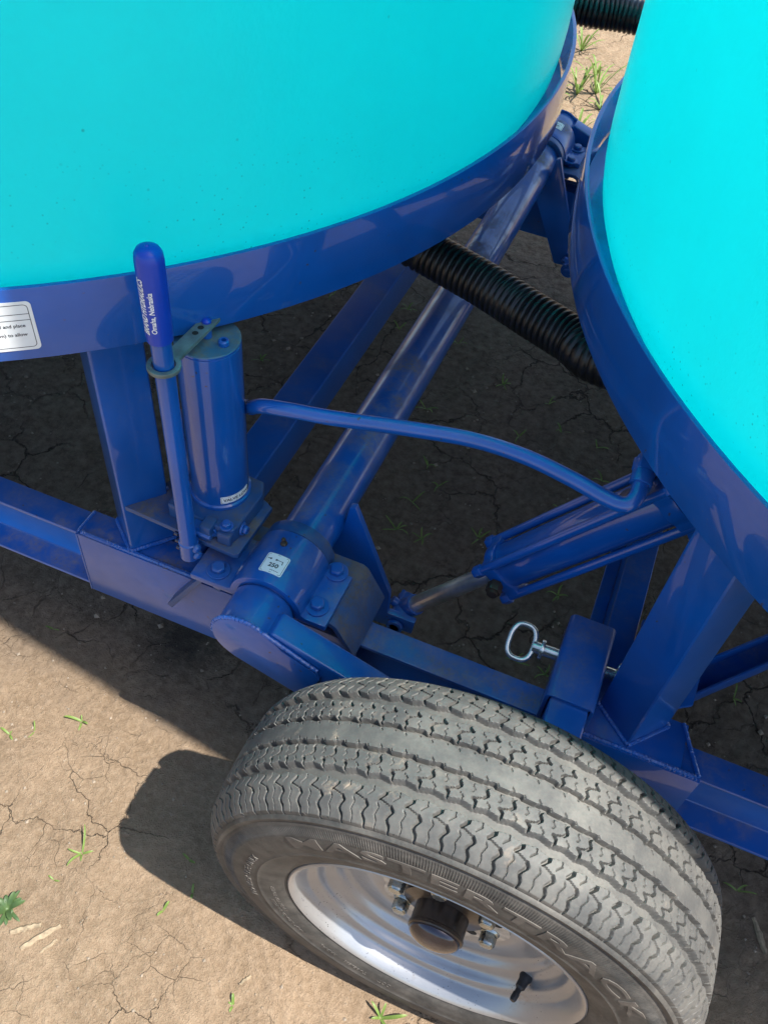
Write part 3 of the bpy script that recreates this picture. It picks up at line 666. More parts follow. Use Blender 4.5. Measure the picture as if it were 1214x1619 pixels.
# strap with its loop round the handle
HX, HY = -0.5210, 0.7030
bm = bmn(); e = Vector((-.516, .818)); c0 = Vector((HX, HY)); d = (e - c0).normalized(); n = Vector((-d.y, d.x)); hw = .0105
ro, ri = .0215, .0148
aa = math.asin(hw / ro); base = math.atan2(d.y, d.x)
arc = [c0 + Vector((math.cos(base + t), math.sin(base + t))) * ro for t in np.linspace(aa, 2 * PI - aa, 40)]
outl = [e + n * hw + d * .004, *arc, e - n * hw + d * .004]
M4 = Matrix.Identity(4); zs0, zs1 = .8475, .8535
# strap = outer outline minus the loop hole, bridged as quads
hole = [c0 + Vector((math.cos(base + t), math.sin(base + t))) * ri for t in np.linspace(0.28, 2 * PI - 0.28, 40)]
for z, in ((zs0,), (zs1,)): pass
def strap_face(z):
    A = [bm.verts.new((p.x, p.y, z)) for p in arc]; B_ = [bm.verts.new((p.x, p.y, z)) for p in hole]; E = [bm.verts.new((p.x, p.y, z)) for p in (outl[0], outl[-1])]
    f = [bm.faces.new((A[i], A[i + 1], B_[i + 1], B_[i])) for i in range(39)]
    f.append(bm.faces.new([E[0], A[0], B_[0], B_[-1], A[-1], E[1]])); return A, B_, E
lo = strap_face(zs0); hi = strap_face(zs1)
for L_, H_ in ((lo[0], hi[0]), (lo[1], hi[1])):
    for i in range(39): bm.faces.new((L_[i], L_[i + 1], H_[i + 1], H_[i]))
for a, b in (((lo[2][0], lo[0][0]), (hi[2][0], hi[0][0])), ((lo[0][-1], lo[2][1]), (hi[0][-1], hi[2][1])), ((lo[2][1], lo[2][0]), (hi[2][1], hi[2][0])), ((lo[1][-1], lo[1][0]), (hi[1][-1], hi[1][0]))):
    bm.faces.new((a[0], a[1], b[1], b[0]))
STRAP = fin('handle_strap', bm, 'zinc_strap', HP, 0.0009, 2)
bm = bmn()
for k in (.027, .040):
    p = e - d * (k + .004); lathe(bm, [(0, .8537), (.0042, .8537)], (p.x, p.y, 0), (0, 0, 1), 20)
fin('strap_hole', bm, 'hole', STRAP)
bm = bmn(); p = e - d * .0170; lathe(bm, [(.0065, .8537), (.0062, .856), (.004, .8582), (0, .859)], (p.x, p.y, 0), (0, 0, 1), 24); fin('strap_screw', bm, 'grip', STRAP)
# handle: socket, tube, vinyl grip
bm = bmn(); lathe(bm, [(0.0, .466), (.0140, .466), (.0155, .468), (.0155, .502), (.0136, .5035), (.0130, .505), (.0130, .93), (0, .93)], (HX, HY, 0), (0, 0, 1), 48)
H = fin('pump_handle', bm, 'blue_clean', HP)
bm = bmn(); lathe(bm, [(.0137, .892), (.0160, .893), (.0160, .8945), (.0165, .90), (.0172, 1.004), (.0162, 1.012), (.0130, 1.0175), (.008, 1.0200), (.0025, 1.0208), (.0015, 1.0225), (0, 1.0225)], (HX, HY, 0), (0, 0, 1), 64)
GR = fin('vinyl_grip', bm, 'grip', H)
def on_grip(deg, z, off):
    a = math.radians(deg); r = .0166 + (z - .9) * .0068 + off; return Vector((HX + r * math.cos(a), HY + r * math.sin(a), z))
bm = bmn()
# text runs upward: text x -> z, text y -> toward the left round the grip
def grip_text(s, z_start, z_end, deg, **kw):
    vs, fs = text_geo(s, **kw); w = max(v.x for v in vs); k = (z_end - z_start) / w
    b2 = bmesh.new(); add(b2, vs, fs); bmesh.ops.remove_doubles(b2, verts=b2.verts, dist=1e-6)
    bmesh.ops.subdivide_edges(b2, edges=[e for e in b2.edges if e.calc_length() > .002], cuts=2, use_grid_fill=True); b2.verts.index_update()
    add(bm, [on_grip(deg - math.degrees(v.co.y / .0168), z_start + v.co.x * k, .0005) for v in b2.verts], [tuple(v.index for v in f.verts) for f in b2.faces]); b2.free()
grip_text('BRAND HYDRAULICS', .909, .987, -94, size=.0115, shear=.35, bold=.00035)
grip_text('Omaha, Nebraska', .9125, .9705, -61, size=.0088, bold=.0002)
fin('lettering', bm, 'white_ink', H)
for p in ((HX + .0155, HY - .004, .481), (HX + .0155, HY - .004, .497)):
    bm = bmn(); lathe(bm, [(.0078, 0), (.0078, .002), (.006, .005), (.003, .0068), (0, .007)], p, (1, -.25, 0), 20); fin('socket_screw', bm, 'blue', H)
bm = bmn()
for z in (.478, .495, .512): cyl(bm, (HX - .0155, HY - .002, z), (HX - .0215, HY - .0015, z), .0035, 12)
fin('cotter_pin', bm, 'dark_blue', H)
bm = bmn(); box(bm, (HX - .005, HY + .012, z0 + .001), (HX + .025, HY + .034, z0 + .026)); cyl(bm, (HX - .008, HY + .014, z0 + .014), (HX + .033, HY + .012, z0 + .014), .0045, 12); fin('handle_link', bm, 'blue', HP, 0.003)
# sticker at the foot of the reservoir
def on_res(u, v, w):
    a = math.radians(-60) + u / PR; return Vector((PX + (PR + w) * math.cos(a), PY + (PR + w) * math.sin(a), 0.5425 + v))
bm = bmn(); curved_plate(bm, rrect(.052, .0145, .001, 2), on_res, .0004, 14); fin('valve_sticker', bm, 'white', HP, angle=25)
bm = bmn(); rr = [(p[0] + .0012, p[1] + .0012) for p in rrect(.0496, .0121, .001, 2)]
for a, b in zip(rr, rr[1:] + rr[:1]): line(bm, *a, *b, on_res, .0005, .0006)
put_text(bm, 'VALVE LOWER', lambda x, y, z: on_res(.0045 + x, .0042 + y, .0006), size=.0082, bold=.0002)
fin('lettering', bm, 'ink', HP)

# hydraulic hose from the pump to the cylinder port
pe = CAT(CL1 + .012, 0, .070)
ctrl = [(-0.611, 0.868, 0.595), (-0.594, 0.874, 0.618), (-0.556, 0.870, 0.637), (-0.514, 0.857, 0.664), (-0.481, 0.84, 0.685), (-0.463, 0.822, .709), (-0.442, 0.812, .727), (-0.4043, 0.8108, 0.737), (-0.3466, 0.8221, 0.7380), (-0.2432, 0.8475, 0.7410), (-0.1521, 0.8644, 0.7450), (-0.0753, 0.8636, 0.7480), (-0.0058, 0.8476, 0.7520), (0.0444, 0.8321, 0.7540), (0.0676, 0.8297, 0.7570), (0.0773, 0.8410, 0.7640), (0.0778, 0.8611, 0.773)]
bm = bmn(); tube(bm, smooth_path(ctrl, 10), .0110, 24)
HO = fin('hydraulic_hose', bm, 'blue_clean', TR)
bm = bmn(); cyl(bm, (.0768, .858, .772), (.0765, .875, .779), .0148, 24); cyl(bm, (.0765, .874, .7785), (.0752, .892, .784), .0165, 6); cyl(bm, (.0752, .89, .783), pe, .0125, 16); fin('hose_end', bm, 'blue', HO, 0.001)

# ---------------------------------------------------------------- transport lock: sleeve over a stub
SLV = empty('lock_sleeve', (0, 0, 0)); SLV.parent = TR; SLV.matrix_parent_inverse = Matrix.Translation(-TR.location)
bm = bmn(); x0, x1, y0, y1, zt = .0630, .1370, .712, .868, .4560; th = .006
rc = [(x0 + .011 - .011 * math.cos(q), zt - .011 + .011 * math.sin(q)) for q in np.linspace(0, PI / 2, 7)]
rd = [(x1 - .011 + .011 * math.sin(q), zt - .011 + .011 * math.cos(q)) for q in np.linspace(0, PI / 2, 7)]
sec = [(x0, ZT + .0005), *rc, *rd, (x1, ZT + .0005), (x1 - th, ZT + .0005), (x1 - th, zt - th), (x0 + th, zt - th), (x0 + th, ZT + .0005)]
prism(bm, sec, frame((0, 0, 0), (1, 0, 0), (0, -1, 0)), -y1, -y0)
fin('sleeve_box', bm, 'blue', SLV, 0.0012, 2)
bm = bmn(); box(bm, (x0 + .008, .648, ZT + .004), (x1 - .0075, .850, zt - .008)); fin('lock_stub', bm, 'blue', SLV, 0.006, 3)
bm = bmn(); prism(bm, [(x0 + .012, .442), (x1 - .0085, .442), (x1 - .006, .395), (x1 + .030, .362), (x1 + .030, .345), (x0 + .012, .345)], frame((0, 0, 0), (1, 0, 0), (0, -1, 0)), -.6478, -.6385); fin('stub_plate', bm, 'blue', SLV, 0.001)

# ---------------------------------------------------------------- lock pin: lifts out, so its own thing
PINL = (0.035, 0.806, 0.4200)
PIN = empty('lock_pin', PINL); tag(PIN, 'shiny zinc lock pin with oval ring handle pushed through the blue sleeve', 'pin')
bm = bmn(); cyl(bm, (-.012, 0, 0), (.128, 0.004, 0), .0098, 28); fin('pin_shaft', bm, 'zinc', PIN, 0.001, local=True)
bm = bmn(); cyl(bm, (.000, 0, 0), (.006, 0, 0), .0165, 32); fin('pin_collar', bm, 'zinc', PIN, 0.001, local=True)
bm = bmn(); pts = []
for k in range(48):
    t = 2 * PI * k / 48; c, s = math.cos(t), math.sin(t)
    a, b = .0255, .0195; ex = 0.72
    pts.append((-.030 + b * math.copysign(abs(c) ** ex, c) * (1.0 + .0 * s), a * math.copysign(abs(s) ** ex, s) * .95, a * math.copysign(abs(s) ** ex, s) * .55 + .001))
tube(bm, pts, .0046, 14, closed=True); fin('ring_handle', bm, 'zinc', PIN, local=True)
bm = bmn(); tube(bm, smooth_path([(.122, .004, -.020), (.121, .004, -.005), (.120, .004, .012), (.121, .010, .020), (.123, .018, .014), (.121, .014, .004), (.120, .010, -.006)], 6), .0013, 8); fin('hair_clip', bm, 'zinc', PIN, local=True)

# ---------------------------------------------------------------- wheel
def build_wheel():
    w = empty('wheel', (0.029, 0.452, 0.335)); w.parent = TR; w.matrix_parent_inverse = Matrix.Translation(-TR.location)
    # --- tyre: profile (offset across, radius); local -Y is the outside
    side = [(-.0915, .198), (-.0945, .206), (-.0985, .2105), (-.1035, .220), (-.1070, .232), (-.1095, .248), (-.1102, .262), (-.1088, .280), (-.1058, .294), (-.1026, .302), (-.1010, .3052), (-.1002, .3078), (-.1016, .3096), (-.1026, .3118), (-.1020, .3142), (-.0998, .3160), (-.0974, .3166)]
    tread_n = 192
    tw = np.linspace(-.0962, .0962, tread_n); tr = .3450 - .0042 * np.abs(tw / .07) ** 2.4 - .0135 * np.clip((np.abs(tw) - .066) / .0302, 0, 1) ** 1.7
    def resample(P, n):
        P = np.array(P); seg = np.r_[0, np.cumsum(np.hypot(*np.diff(P, axis=0).T))]; s = np.linspace(0, seg[-1], n)
        return np.stack([np.interp(s, seg, P[:, 0]), np.interp(s, seg, P[:, 1])], 1)
    sd = resample(side, 46)
    prof = np.concatenate([sd, np.stack([tw, tr], 1), sd[::-1] * [-1, 1]])
    ist = np.zeros(len(prof), bool); ist[len(sd):len(sd) + tread_n] = True
    PCH, SPP = 70, 32; NU = PCH * SPP; pl = 2 * PI * .343 / PCH      # pitch about 31 mm
    # one pitch of groove depth, tiled round the tyre
    U = (np.arange(SPP) / SPP * pl)[:, None] * np.ones((1, tread_n)); Wd = np.ones((SPP, 1)) * tw[None, :]
    D = np.zeros_like(U)
    def seg_d(pts, width, depth, flip=1):
        nonlocal D
        for (ua, wa), (ub, wb) in zip(pts, pts[1:]):
            for sh in (-2, -1, 0, 1, 2):
                ax, ay, bx, by = ua + sh * pl, wa * flip, ub + sh * pl, wb * flip
                if flip < 0: ax, bx = sh * pl - ua, sh * pl - ub
                dx, dy = bx - ax, by - ay; L2 = dx * dx + dy * dy + 1e-12
                t = np.clip(((U - ax) * dx + (Wd - ay) * dy) / L2, 0, 1)
                dist = np.hypot(U - ax - t * dx, Wd - ay - t * dy)
                D = np.maximum(D, depth * 1.25 * np.clip((1.12 - dist / (width / 2)) * 2.6, 0, 1))
    for f in (1, -1):
        zz = lambda c, a: [(k * pl / 8, c + a * (abs(((k / 8) % 1) * 2 - 1) * 2 - 1)) for k in range(9)]
        seg_d(zz(.0515, .0015), .0125, .0075, f)
        seg_d([(0, .0172), (pl * .45, .0152), (pl * .55, .0178), (pl, .0172)], .0060, .0068, f)
        seg_d([(0, .049), (.0012, .0405), (-.0035, .0370)], .0030, .0045, f)
        seg_d([(-.0035, .0370), (.0085, .0325)], .0014, .0030, f)
        seg_d([(.0085, .0325), (.0118, .0285), (.0080, .0235), (.0100, .0180)], .0030, .0045, f)
        seg_d([(pl / 2, .044), (pl / 2 + .0015, .0395), (pl / 2 - .003, .0360)], .0012, .0017, f)
        seg_d([(pl / 2 + .009, .031), (pl / 2 + .0115, .0275), (pl / 2 + .008, .024), (pl / 2 + .009, .020)], .0012, .0017, f)
        seg_d([(.004, .0145), (.0055, .0115), (.003, .009)], .0012, .0017, f)
        seg_d([(.019, .0145), (.0175, .0115)], .0013, .0024, f)
        seg_d([(0, .056), (.0015, .0630), (-.0045, .0695)], .0036, .0058, f)
        seg_d([(-.0045, .0695), (.0105, .0750)], .0013, .0020, f)
        seg_d([(.0105, .0750), (.0138, .0785), (.0078, .0860), (.0125, .0925), (.0115, .0962)], .0032, .0050, f)
        seg_d([(pl / 2, .057), (pl / 2 + .0015, .063), (pl / 2 - .004, .069)], .0012, .0017, f)
        seg_d([(pl / 2 + .010, .0745), (pl / 2 + .0125, .078), (pl / 2 + .009, .085), (pl / 2 + .0115, .090), (pl / 2 + .0105, .096)], .0013, .0018, f)
    DD = np.tile(D, (PCH, 1))
    R = np.ones((NU, 1)) * prof[:, 1][None, :]; R[:, ist] -= DD
    th = np.arange(NU) / NU * 2 * PI; th = th + .0035 * np.sin(th * 7) + .002 * np.sin(th * 17 + 1)
    # radial serrations on the outer sidewall, thin moulded rings
    OFF = np.ones((NU, 1)) * prof[:, 0][None, :]
    for j, (o_, r_) in enumerate(prof):
        if o_ < -.09 and .287 < r_ < .3015:
            OFF[:, j] -= .0007 * (np.arange(NU) % 4 < 2)
        if o_ < -.09 and (abs(r_ - .3035) < .0022 or abs(r_ - .248) < .0013): OFF[:, j] -= .0010
    ca, sa = np.cos(th)[:, None], np.sin(th)[:, None]
    V = np.stack([R * ca, OFF, R * sa], -1)
    V[..., 2] = np.maximum(V[..., 2], -.3345)
    nP = len(prof); V = V.reshape(-1, 3)
    idx = np.arange(NU * nP).reshape(NU, nP); nx = np.roll(idx, -1, 0)
    F = np.stack([idx[:, :-1], idx[:, 1:], nx[:, 1:], nx[:, :-1]], -1).reshape(-1, 4)
    fm = np.ones((NU, 1), int) * (~ist[:-1]).astype(int)[None, :]
    # moulding nibs on the inner shoulder
    ex_v, ex_f = [], []; base = len(V)
    for k in range(90):
        t = random.uniform(0.2, PI - .1); o_ = random.choice((.0955, .0935, -.0965)); r0 = .3185; r1 = r0 + random.uniform(.004, .0085); dt = .0022
        b0 = base + len(ex_v)
        for tt, oo in ((t - dt, o_ - .0006), (t + dt, o_ - .0006), (t, o_ + .0008)): ex_v.append((r0 * math.cos(tt), oo, r0 * math.sin(tt)))
        ex_v.append((r1 * math.cos(t + random.uniform(-.008, .008)), o_ + random.uniform(-.001, .003), r1 * math.sin(t)))
        ex_f += [(b0, b0 + 1, b0 + 3), (b0 + 1, b0 + 2, b0 + 3), (b0 + 2, b0, b0 + 3)]
    V = np.concatenate([V, np.array(ex_v)])
    me = bpy.data.meshes.new('tyre'); me.vertices.add(len(V)); me.vertices.foreach_set('co', V.ravel().astype(np.float32))
    nl = F.size + 3 * len(ex_f); me.loops.add(nl)
    me.loops.foreach_set('vertex_index', np.concatenate([F.ravel(), np.array(ex_f).ravel()]).astype(np.int32))
    me.polygons.add(len(F) + len(ex_f)); me.polygons.foreach_set('loop_start', np.concatenate([np.arange(0, F.size, 4), F.size + np.arange(0, 3 * len(ex_f), 3)]).astype(np.int32))
    me.polygons.foreach_set('material_index', np.concatenate([fm.ravel(), np.zeros(len(ex_f), int)]).astype(np.int32))
    me.materials.append(M['tread']); me.materials.append(M['sidewall'])
    me.update(calc_edges=True); me.validate()
    me.polygons.foreach_set('use_smooth', np.ones(len(me.polygons), bool)); me.set_sharp_from_angle(angle=math.radians(38))
    ty = link('tyre', me, w)
    # --- lettering moulded round the outer sidewall
    so, sr = np.array([p[0] for p in side]), np.array([p[1] for p in side])
    def surf(r): return float(np.interp(r, sr, so))
    def ring_text(s, a0, a1, rb, rt, bold=.004, extr=.0009, flip=False, sub=2):
        vs, fs = text_geo(s, size=1.0, extrude=extr, bold=bold, space=1.08)
        xa, xb = min(v.x for v in vs), max(v.x for v in vs); yb = max(v.y for v in vs); ya = min(0, min(v.y for v in vs))
        b2 = bmesh.new(); add(b2, vs, fs); bmesh.ops.remove_doubles(b2, verts=b2.verts, dist=1e-5)
        if sub: bmesh.ops.subdivide_edges(b2, edges=[e for e in b2.edges if e.calc_length() > .12], cuts=sub, use_grid_fill=True)
        b2.verts.index_update(); out = []
        for v in b2.verts:
            a = math.radians(a0 + (a1 - a0) * (v.co.x - xa) / (xb - xa)); r = rb + (rt - rb) * (v.co.y - ya) / (yb - ya)
            out.append((r * math.cos(a), surf(r) - v.co.z - .0001, r * math.sin(a)))
        bm = bmn(); add(bm, out, [tuple(v.index for v in f.verts) for f in b2.faces]); b2.free(); fin('lettering', bm, 'letter', w, angle=30, local=True)
    ring_text('MASTERTRACK', 136, 28, .2655, .2855, bold=.02, sub=3)
    ring_text('TRAILER USE ONLY', 196, 160, .258, .268, sub=1)
    ring_text('MADE FOR TRAILER', 205, 184, .226, .231, extr=.0005, sub=1); ring_text('MAX LOAD SINGLE', 222, 196, .234, .2385, extr=.0005, sub=1)
    ring_text('DOT', 262, 257, .228, .236, extr=.0005, sub=1); ring_text('TUBELESS', 252, 242, .230, .236, extr=.0005, sub=1); ring_text('RADIAL', 238, 230, .230, .236, extr=.0005, sub=1)
    # --- rim
    yl = -.0966
    bm = bmn(); pr = [(.1985, .0055), (.2062, .004), (.2085, .001), (.2082, -.002), (.2060, -.0035), (.2025, -.002), (.1985, .003), (.1950, .0105), (.1925, .016), (.1915, .020), (.1900, .0235), (.1850, .0262), (.1790, .0275), (.1765, .0300), (.1755, .0345), (.1735, .0405), (.1690, .0440), (.1600, .0455), (.1560, .0480), (.1535, .0540), (.1500, .0590), (.1430, .0605), (.1250, .0575), (.1080, .0560), (.1000, .0570), (.0930, .0600), (.0880, .0625), (.045, .0635), (.045, .074), (.09, .074), (.15, .072), (.16, .09), (.165, .13), (.18, .15), (.19, .175), (.2, .19)]
    lathe(bm, [(r, y + yl) for r, y in pr], (0, 0, 0), (0, 1, 0), 160)
    fin('rim', bm, 'rim', w, angle=50, local=True)
    # hub face, studs, cap
    hub = bmn(); yf = yl + .0628
    pts = []
    for k in range(72):
        t = 2 * PI * k / 72; r = .096 + .007 * math.cos(6 * (t - math.radians(40))); pts.append((r * math.cos(t), r * math.sin(t)))
    prism(hub, pts, frame((0, 0, 0), (1, 0, 0), (0, -1, 0)), -yf, -yf + .0045); hb = fin('hub_flange', hub, 'hub_silver', w, 0.0015, local=True)
    for k in range(6):
        a = math.radians(40 + 60 * k); p = Vector((.0735 * math.cos(a), yf - .0045, .0735 * math.sin(a)))
        bm = bmn(); lathe(bm, [(0, 0), (.0145, 0), (.0125, .004), (0, .004)], p, (0, -1, 0), 24); hexbolt(bm, p + Vector((0, -.004, 0)), (0, -1, 0), .0118, .015, 0); fin('lug_nut', bm, 'nut', w, 0.0008, 1, local=True)
        b = a + math.radians(30); p = Vector((.0735 * math.cos(b), yf - .0047, .0735 * math.sin(b)))
        bm = bmn(); lathe(bm, [(0, 0), (.008, 0), (.0075, .0004), (0, .0005)], p, (0, -1, 0), 20); fin('stud_hole', bm, 'hole', w, local=True)
    bm = bmn(); c = yf - .0045
    lathe(bm, [(.058, c), (.0585, c - .003), (.057, c - .006), (.044, c - .008), (.0375, c - .010), (.0375, c - .036), (.0388, c - .037), (.0388, c - .041), (.0372, c - .0425), (.036, c - .0425)], (0, 0, 0), (0, 1, 0), 72); cp = fin('grease_cap', bm, 'rust_cap', w, local=True)
    bm = bmn(); lathe(bm, [(.0362, c - .0420)] + [(.0362 * math.cos(q), c - .0425 - .017 * math.sin(q)) for q in np.linspace(.08, PI / 2 - .001, 14)] + [(0, c - .0595)], (0, 0, 0), (0, 1, 0), 64); fin('cap_dome', bm, 'cap_dome', w, local=True)
    # valve stem
    a = math.radians(-33); vr = .166; p = Vector((vr * math.cos(a), yl + .0445, vr * math.sin(a))); dv = Vector((-.32 * math.cos(a), -1, -.32 * math.sin(a) - .12)).normalized()
    bm = bmn(); lathe(bm, [(0, -.002), (.0095, -.002), (.0095, .003), (.0075, .007), (.0068, .018), (.0042, .021), (.0040, .027)], p, dv, 20); lathe(bm, [(0, .027), (.0048, .027), (.0048, .036), (.0036, .039), (0, .039)], p, dv, 14); fin('valve_stem', bm, 'black', w, local=True)
    return w
WH = build_wheel()

# ================================================================== tanks
def build_tank(c, label, gap):
    bm = bmn(); R = c[2] - gap
    prof = [(0.05, 0.60), (0.70, 0.785), (0.90, 0.838), (0.985, 0.860), (1.030, 0.872), (1.056, 0.884), (1.073, 0.900), (1.081, 0.918), (1.0855, 0.945), (1.0880, 0.98), (1.0890, 1.03), (1.0895, 1.15), (1.0895, 2.2), (1.0905, 2.22), (1.0905, 2.36), (1.0895, 2.38), (1.0895, 3.45), (1.07, 3.58), (1.0, 3.68), (0.6, 3.80), (0.27, 3.86), (0.27, 3.93), (0.0, 3.94)]
    k = R / 1.0895
    lathe(bm, [(0, .59)] + [(r * k, z) for r, z in prof], (c[0], c[1] - .004, 0), (0, 0, 1), 200)
    o = fin('poly_tank', bm, 'tank', None, angle=60); tag(o, label, 'tank', 'teal poly tanks in the ring stands'); return o
build_tank(RC[0], 'huge translucent teal poly tank behind the hand pump, in the left ring stand', .0190)
build_tank(RC[1], 'huge translucent teal poly tank above the tyre, in the right ring stand', .0260)

# ================================================================== corrugated hoses
def corrugated(name, ctrl, r, label):
    path = smooth_path(ctrl, 24); L = [0]
    for a, b in zip(path, path[1:]): L.append(L[-1] + (b - a).length)
    tot = L[-1]; n = int(tot / .0018); pts = []; rads = []; pitch = .0125
    P = np.array([list(p) for p in path])
    for i in range(n + 1):
        s = tot * i / n; pts.append(Vector([np.interp(s, L, P[:, k]) for k in range(3)]))
        ph = (s / pitch) % 1.0; rads.append(r * (0.89 + 0.11 * min(1.0, 1.5 * math.sin(PI * ph) ** 1.3)))
    bm = bmn(); tube(bm, pts, r, 40, rads=rads); o = fin(name, bm, 'black_pipe', None, angle=70); tag(o, label, 'hose', 'black corrugated hoses between the tanks'); return o
corrugated('corrugated_hose', [(-0.90, 1.50, .72), (-0.62, 1.44, .71), (-0.4351, 1.3479, 0.7), (-0.3817, 1.3402, 0.69), (-0.2669, 1.3063, 0.685), (-0.1667, 1.262, 0.685), (-0.0848, 1.2215, 0.69), (-0.018, 1.176, 0.7), (0.20, 1.15, .725), (0.45, 1.06, .75)], .040, 'black corrugated hose crossing over the blue torsion tube below both rings')
corrugated('corrugated_hose', [(-1.0, 2.40, .78), (-0.75, 2.455, .76), (-0.397, 2.50, .75), (-0.268, 2.525, .75), (0.1, 2.56, .75), (0.6, 2.50, .77)], .041, 'black corrugated hose in the narrow sunlit gap at the top between the tanks')

# ================================================================== weeds and litter
def blade(bm, az, L, w, rise, droop, base=(0, 0, 0), twist=0.0):
    n = 7; d = Vector((math.cos(az), math.sin(az), 0)); s = Vector((-d.y, d.x, 0)); pr = []
    for i in range(n + 1):
        t = i / n; p = Vector(base) + d * L * t * (1 - .1 * t) + Vector((0, 0, rise * math.sin(min(1.0, t * 1.1) * PI * .5) - droop * t * t))
        p += s * twist * L * t * t
        ww = w * (0.55 + 0.9 * t) * (1 - t) ** 0.55 if t < 1 else 0
        f = Vector((0, 0, ww * .35)); pr.append((p - s * ww + f, p, p + s * ww + f))
    for a, b in zip(pr, pr[1:]):
        vs = [bm.verts.new(q) for q in (*a, *b)]
        bm.faces.new((vs[0], vs[1], vs[4], vs[3])); bm.faces.new((vs[1], vs[2], vs[5], vs[4]))
def weed(name, x, y, spec, label, cat='weed', mat='leaf'):
    bm = bmn()
    for az, L, w, rise, droop, tw in spec: blade(bm, math.radians(az), L, w, rise, droop, twist=tw)
    o = fin(name, bm, mat, None, angle=60); o.location = (x, y, GZ(x, y) - .001); tag(o, label, cat, 'weeds sprouting from the cracked soil'); return o
def rnd_spec(n, L, w, seed, rise=.5):
    r = random.Random(seed); a0 = r.uniform(0, 360)
    return [(a0 + 360 * k / n + r.uniform(-35, 35), L * r.uniform(.55, 1.1), w * r.uniform(.7, 1.2), L * rise * r.uniform(.5, 1.3), L * .3 * r.random(), r.uniform(-.4, .4)) for k in range(n)]
# seedlings in the sunlit soil (hand-shaped after the photo)
weed('grass_seedling', -0.7195, 0.560, [(185, .040, .0036, .010, .004, .1), (350, .020, .0030, .012, .002, 0), (300, .022, .0030, .006, .004, -.2), (120, .012, .002, .008, 0, 0)], 'four leaved grass seedling on sunlit soil below the box rail end', 'seedling')
weed('grass_seedling', -0.8260, 0.483, [(170, .026, .003, .008, .004, 0), (330, .018, .003, .008, .004, 0), (80, .008, .002, .004, 0, 0)], 'small grass seedling at the far left edge of the sunlit soil', 'seedling')
weed('grass_seedling', -0.7877, 0.507, [(110, .020, .002, .012, .002, .2), (290, .018, .002, .006, .002, -.4)], 'thin curled grass shoot just right of the seedling at the left edge', 'seedling')
weed('grass_seedling', -0.8927, 0.711, [(185, .022, .0026, .005, .003, 0), (5, .018, .002, .005, .003, 0)], 'lone flat grass blade at the shade edge under the left rail', 'seedling')
weed('grass_seedling', -0.5737, 0.350, [(100, .050, .0026, .022, .004, .25), (240, .034, .003, .012, .006, .2), (200, .028, .0025, .010, .004, -.2), (20, .022, .003, .010, .004, .2), (300, .016, .002, .006, .002, 0)], 'tallest grass seedling on the sunlit soil left of the tyre shadow', 'seedling')
weed('grass_seedling', -0.5923, 0.295, [(170, .013, .002, .006, .002, 0), (350, .013, .002, .006, .002, .3)], 'tiny grass shoot just below the tallest sunlit seedling', 'seedling')
weed('grass_seedling', -0.3975, 0.325, [(70, .018, .0034, .012, .002, .1), (250, .014, .003, .006, .002, 0)], 'short upright shoot in sun midway between dry stalks and tyre', 'seedling')
weed('grass_seedling', -0.3664, 0.368, [(110, .016, .0028, .010, .002, 0), (290, .010, .003, .004, .002, 0)], 'small shoot right on the lower border of the tyre shadow', 'seedling')
weed('grass_seedling', -0.3999, 0.415, [(165, .018, .0026, .006, .002, 0), (340, .014, .003, .006, .003, .2)], 'shoot lying inside the tyre shadow on the ground', 'seedling')
weed('grass_seedling', -0.2237, 0.247, [(110, .018, .0034, .012, .002, .1), (270, .012, .003, .004, .002, 0), (170, .010, .002, .004, .002, 0)], 'small green shoot on sunlit soil near the bottom edge', 'seedling')
weed('grass_seedling', 0.0000, 0.322, [(15, .046, .0042, .022, .004, .15), (150, .030, .0030, .020, .002, 0), (320, .034, .0036, .010, .006, .1), (210, .018, .003, .010, .002, 0), (90, .022, .003, .02, .0, 0)], 'leafy seedling touching the outer bottom of the tyre', 'seedling')
bm = bmn()
for k in range(22):
    r = random.Random(k); blade(bm, r.uniform(0, 6.28), r.uniform(.014, .036), r.uniform(.004, .007), r.uniform(.004, .018), r.uniform(0, .006))
o = fin('broadleaf_weed', bm, 'leaf_dark', None, angle=60); o.location = (-0.632, 0.226, GZ(-.632, .226)); tag(o, 'round dark green broadleaf weed clump at the lower left edge', 'weed', 'weeds sprouting from the cracked soil')
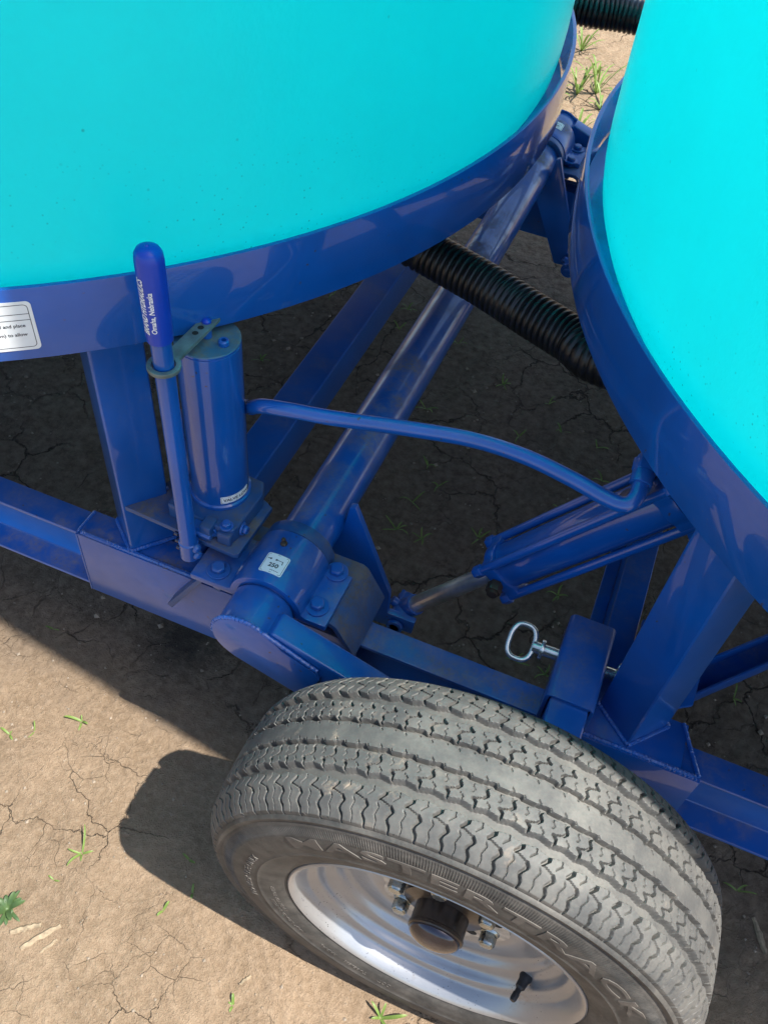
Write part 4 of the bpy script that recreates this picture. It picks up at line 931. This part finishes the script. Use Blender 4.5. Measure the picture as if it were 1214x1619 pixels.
shade = [(413, -0.9136, 1.6706, 'under the left tank to the left of the pump reservoir'), (1, -0.862, 2.036, 'under the left ring band beside the cross member'), (2, -0.624, 1.974, 'between cross member and torsion tube, lower one'), (3, -0.635, 2.074, 'between cross member and torsion tube, upper one'),
         (4, -0.450, 1.998, 'close beside the torsion tube just below the corrugated hose'), (5, -0.435, 1.694, 'beside the torsion tube just above the hydraulic hose'), (6, -0.278, 1.882, 'in a soil hole below the corrugated hose'), (7, -0.140, 1.858, 'below the corrugated hose near the right ring'),
         (8, -0.358, 1.499, 'just below the hydraulic hose beside the torsion tube'), (9, -0.310, 1.444, 'below the hydraulic hose near a forked crack'), (10, -0.349, 1.368, 'above the gusset lug beside the torsion tube'), (11, -0.351, 1.270, 'lying flat right of the gusset lug'),
         (12, -0.288, 1.271, 'halfway between the gusset lug and the cylinder gland'), (13, -0.168, 1.334, 'just above the upper edge of the cylinder barrel'), (14, -0.179, 1.704, 'just above the bend of the hydraulic hose'), (15, -0.081, 1.764, 'above the hydraulic hose beside the right ring'),
         (16, 0.019, 1.755, 'hard against the right ring band, upper one'), (17, 0.058, 1.645, 'hard against the right ring band, lower one'), (18, -0.015, 1.5055, 'between the hydraulic hose bend and the barrel'), (19, 0.047, 1.258, 'below the cylinder barrel left of the right cross member'),
         (20, 0.009, 1.047, 'directly below the oval ring of the lock pin'), (21, 0.075, 1.043, 'in the gap between rail and lock sleeve'), (22, 0.455, 1.1586, 'on dark soil under the diagonal brace'), (23, 0.513, 0.761, 'on dark soil right of the tyre, below the rail')]
for seed, x, y, wh in shade:
    r = random.Random(seed * 3 + 1); big = .044 if seed in (1, 4, 5, 11, 10) else .034
    weed('grass_seedling', x, y, rnd_spec(r.choice((3, 4, 5)), big, .0030, seed), 'shaded grass seedling ' + wh, 'seedling')
far = [(-0.640, 4.26, .15, 9, 'upright grass tuft nearest the corrugated hose in the sunny gap'), (-0.515, 4.02, .07, 6, 'low grass tuft in the middle of the sunny gap between tanks'), (-0.545, 3.80, .16, 10, 'yellow green grass tuft left of the bushy clump in the sunny gap'), (-0.475, 3.84, .19, 12, 'bushiest grass clump in the sunny gap between tanks'),
       (-0.425, 3.72, .13, 7, 'grass tuft against the right ring in the sunny gap'), (-0.615, 3.62, .17, 9, 'tall grass tuft along the left ring in the sunny gap'), (-0.585, 3.36, .12, 7, 'grass tuft just above the far bearing block'), (-0.455, 3.38, .15, 10, 'grass tuft between far bearing and right ring')]
for i, (x, y, L, n, lb) in enumerate(far): weed('grass_tuft', x, y, rnd_spec(n, L * .75, .0065, 90 + i, .9), lb, 'grass tuft')
def stalk(x, y, az, L, w, label):
    bm = bmn(); n = 9; r = random.Random(int(L * 1e4)); d = Vector((math.cos(az), math.sin(az), 0)); s = Vector((-d.y, d.x, 0)); rows = []
    for i in range(n + 1):
        t = i / n; c = d * L * (t - .5) + s * r.uniform(-.0012, .0012); ww = w * (.5 + .8 * math.sin(PI * (.15 + .7 * t))) * r.uniform(.8, 1.1)
        rows.append([c - s * ww, c - s * ww * .5 + Vector((0, 0, w * .8)), c + s * ww * .4 + Vector((0, 0, w * .9)), c + s * ww, c - Vector((0, 0, w * .2))])
    for a, b in zip(rows, rows[1:]):
        A = [bm.verts.new(p) for p in a]; B = [bm.verts.new(p) for p in b]
        for k in range(5): bm.faces.new((A[k], A[(k + 1) % 5], B[(k + 1) % 5], B[k]))
    o = fin('dry_stalk', bm, 'straw', None, angle=20); o.location = (x, y, GZ(x, y) + .0015); tag(o, label, 'dry stalk', 'dry stalk pieces lying on the soil')
stalk(-0.587, 0.213, math.radians(38), .048, .0042, 'short thick dry stalk nearest the broadleaf weed at lower left')
stalk(-0.557, 0.212, math.radians(55), .066, .0042, 'longest dry stalk lying at lower left on the soil')
stalk(-0.537, 0.205, math.radians(65), .030, .0022, 'thin dry sliver right of the longest stalk')
stalk(-0.222, 0.286, math.radians(60), .022, .0022, 'little straw piece on sunlit soil near the tyre bottom')
stalk(0.560, 0.700, math.radians(118), .060, .0045, 'grey dry stalk on dark soil right of the tyre')
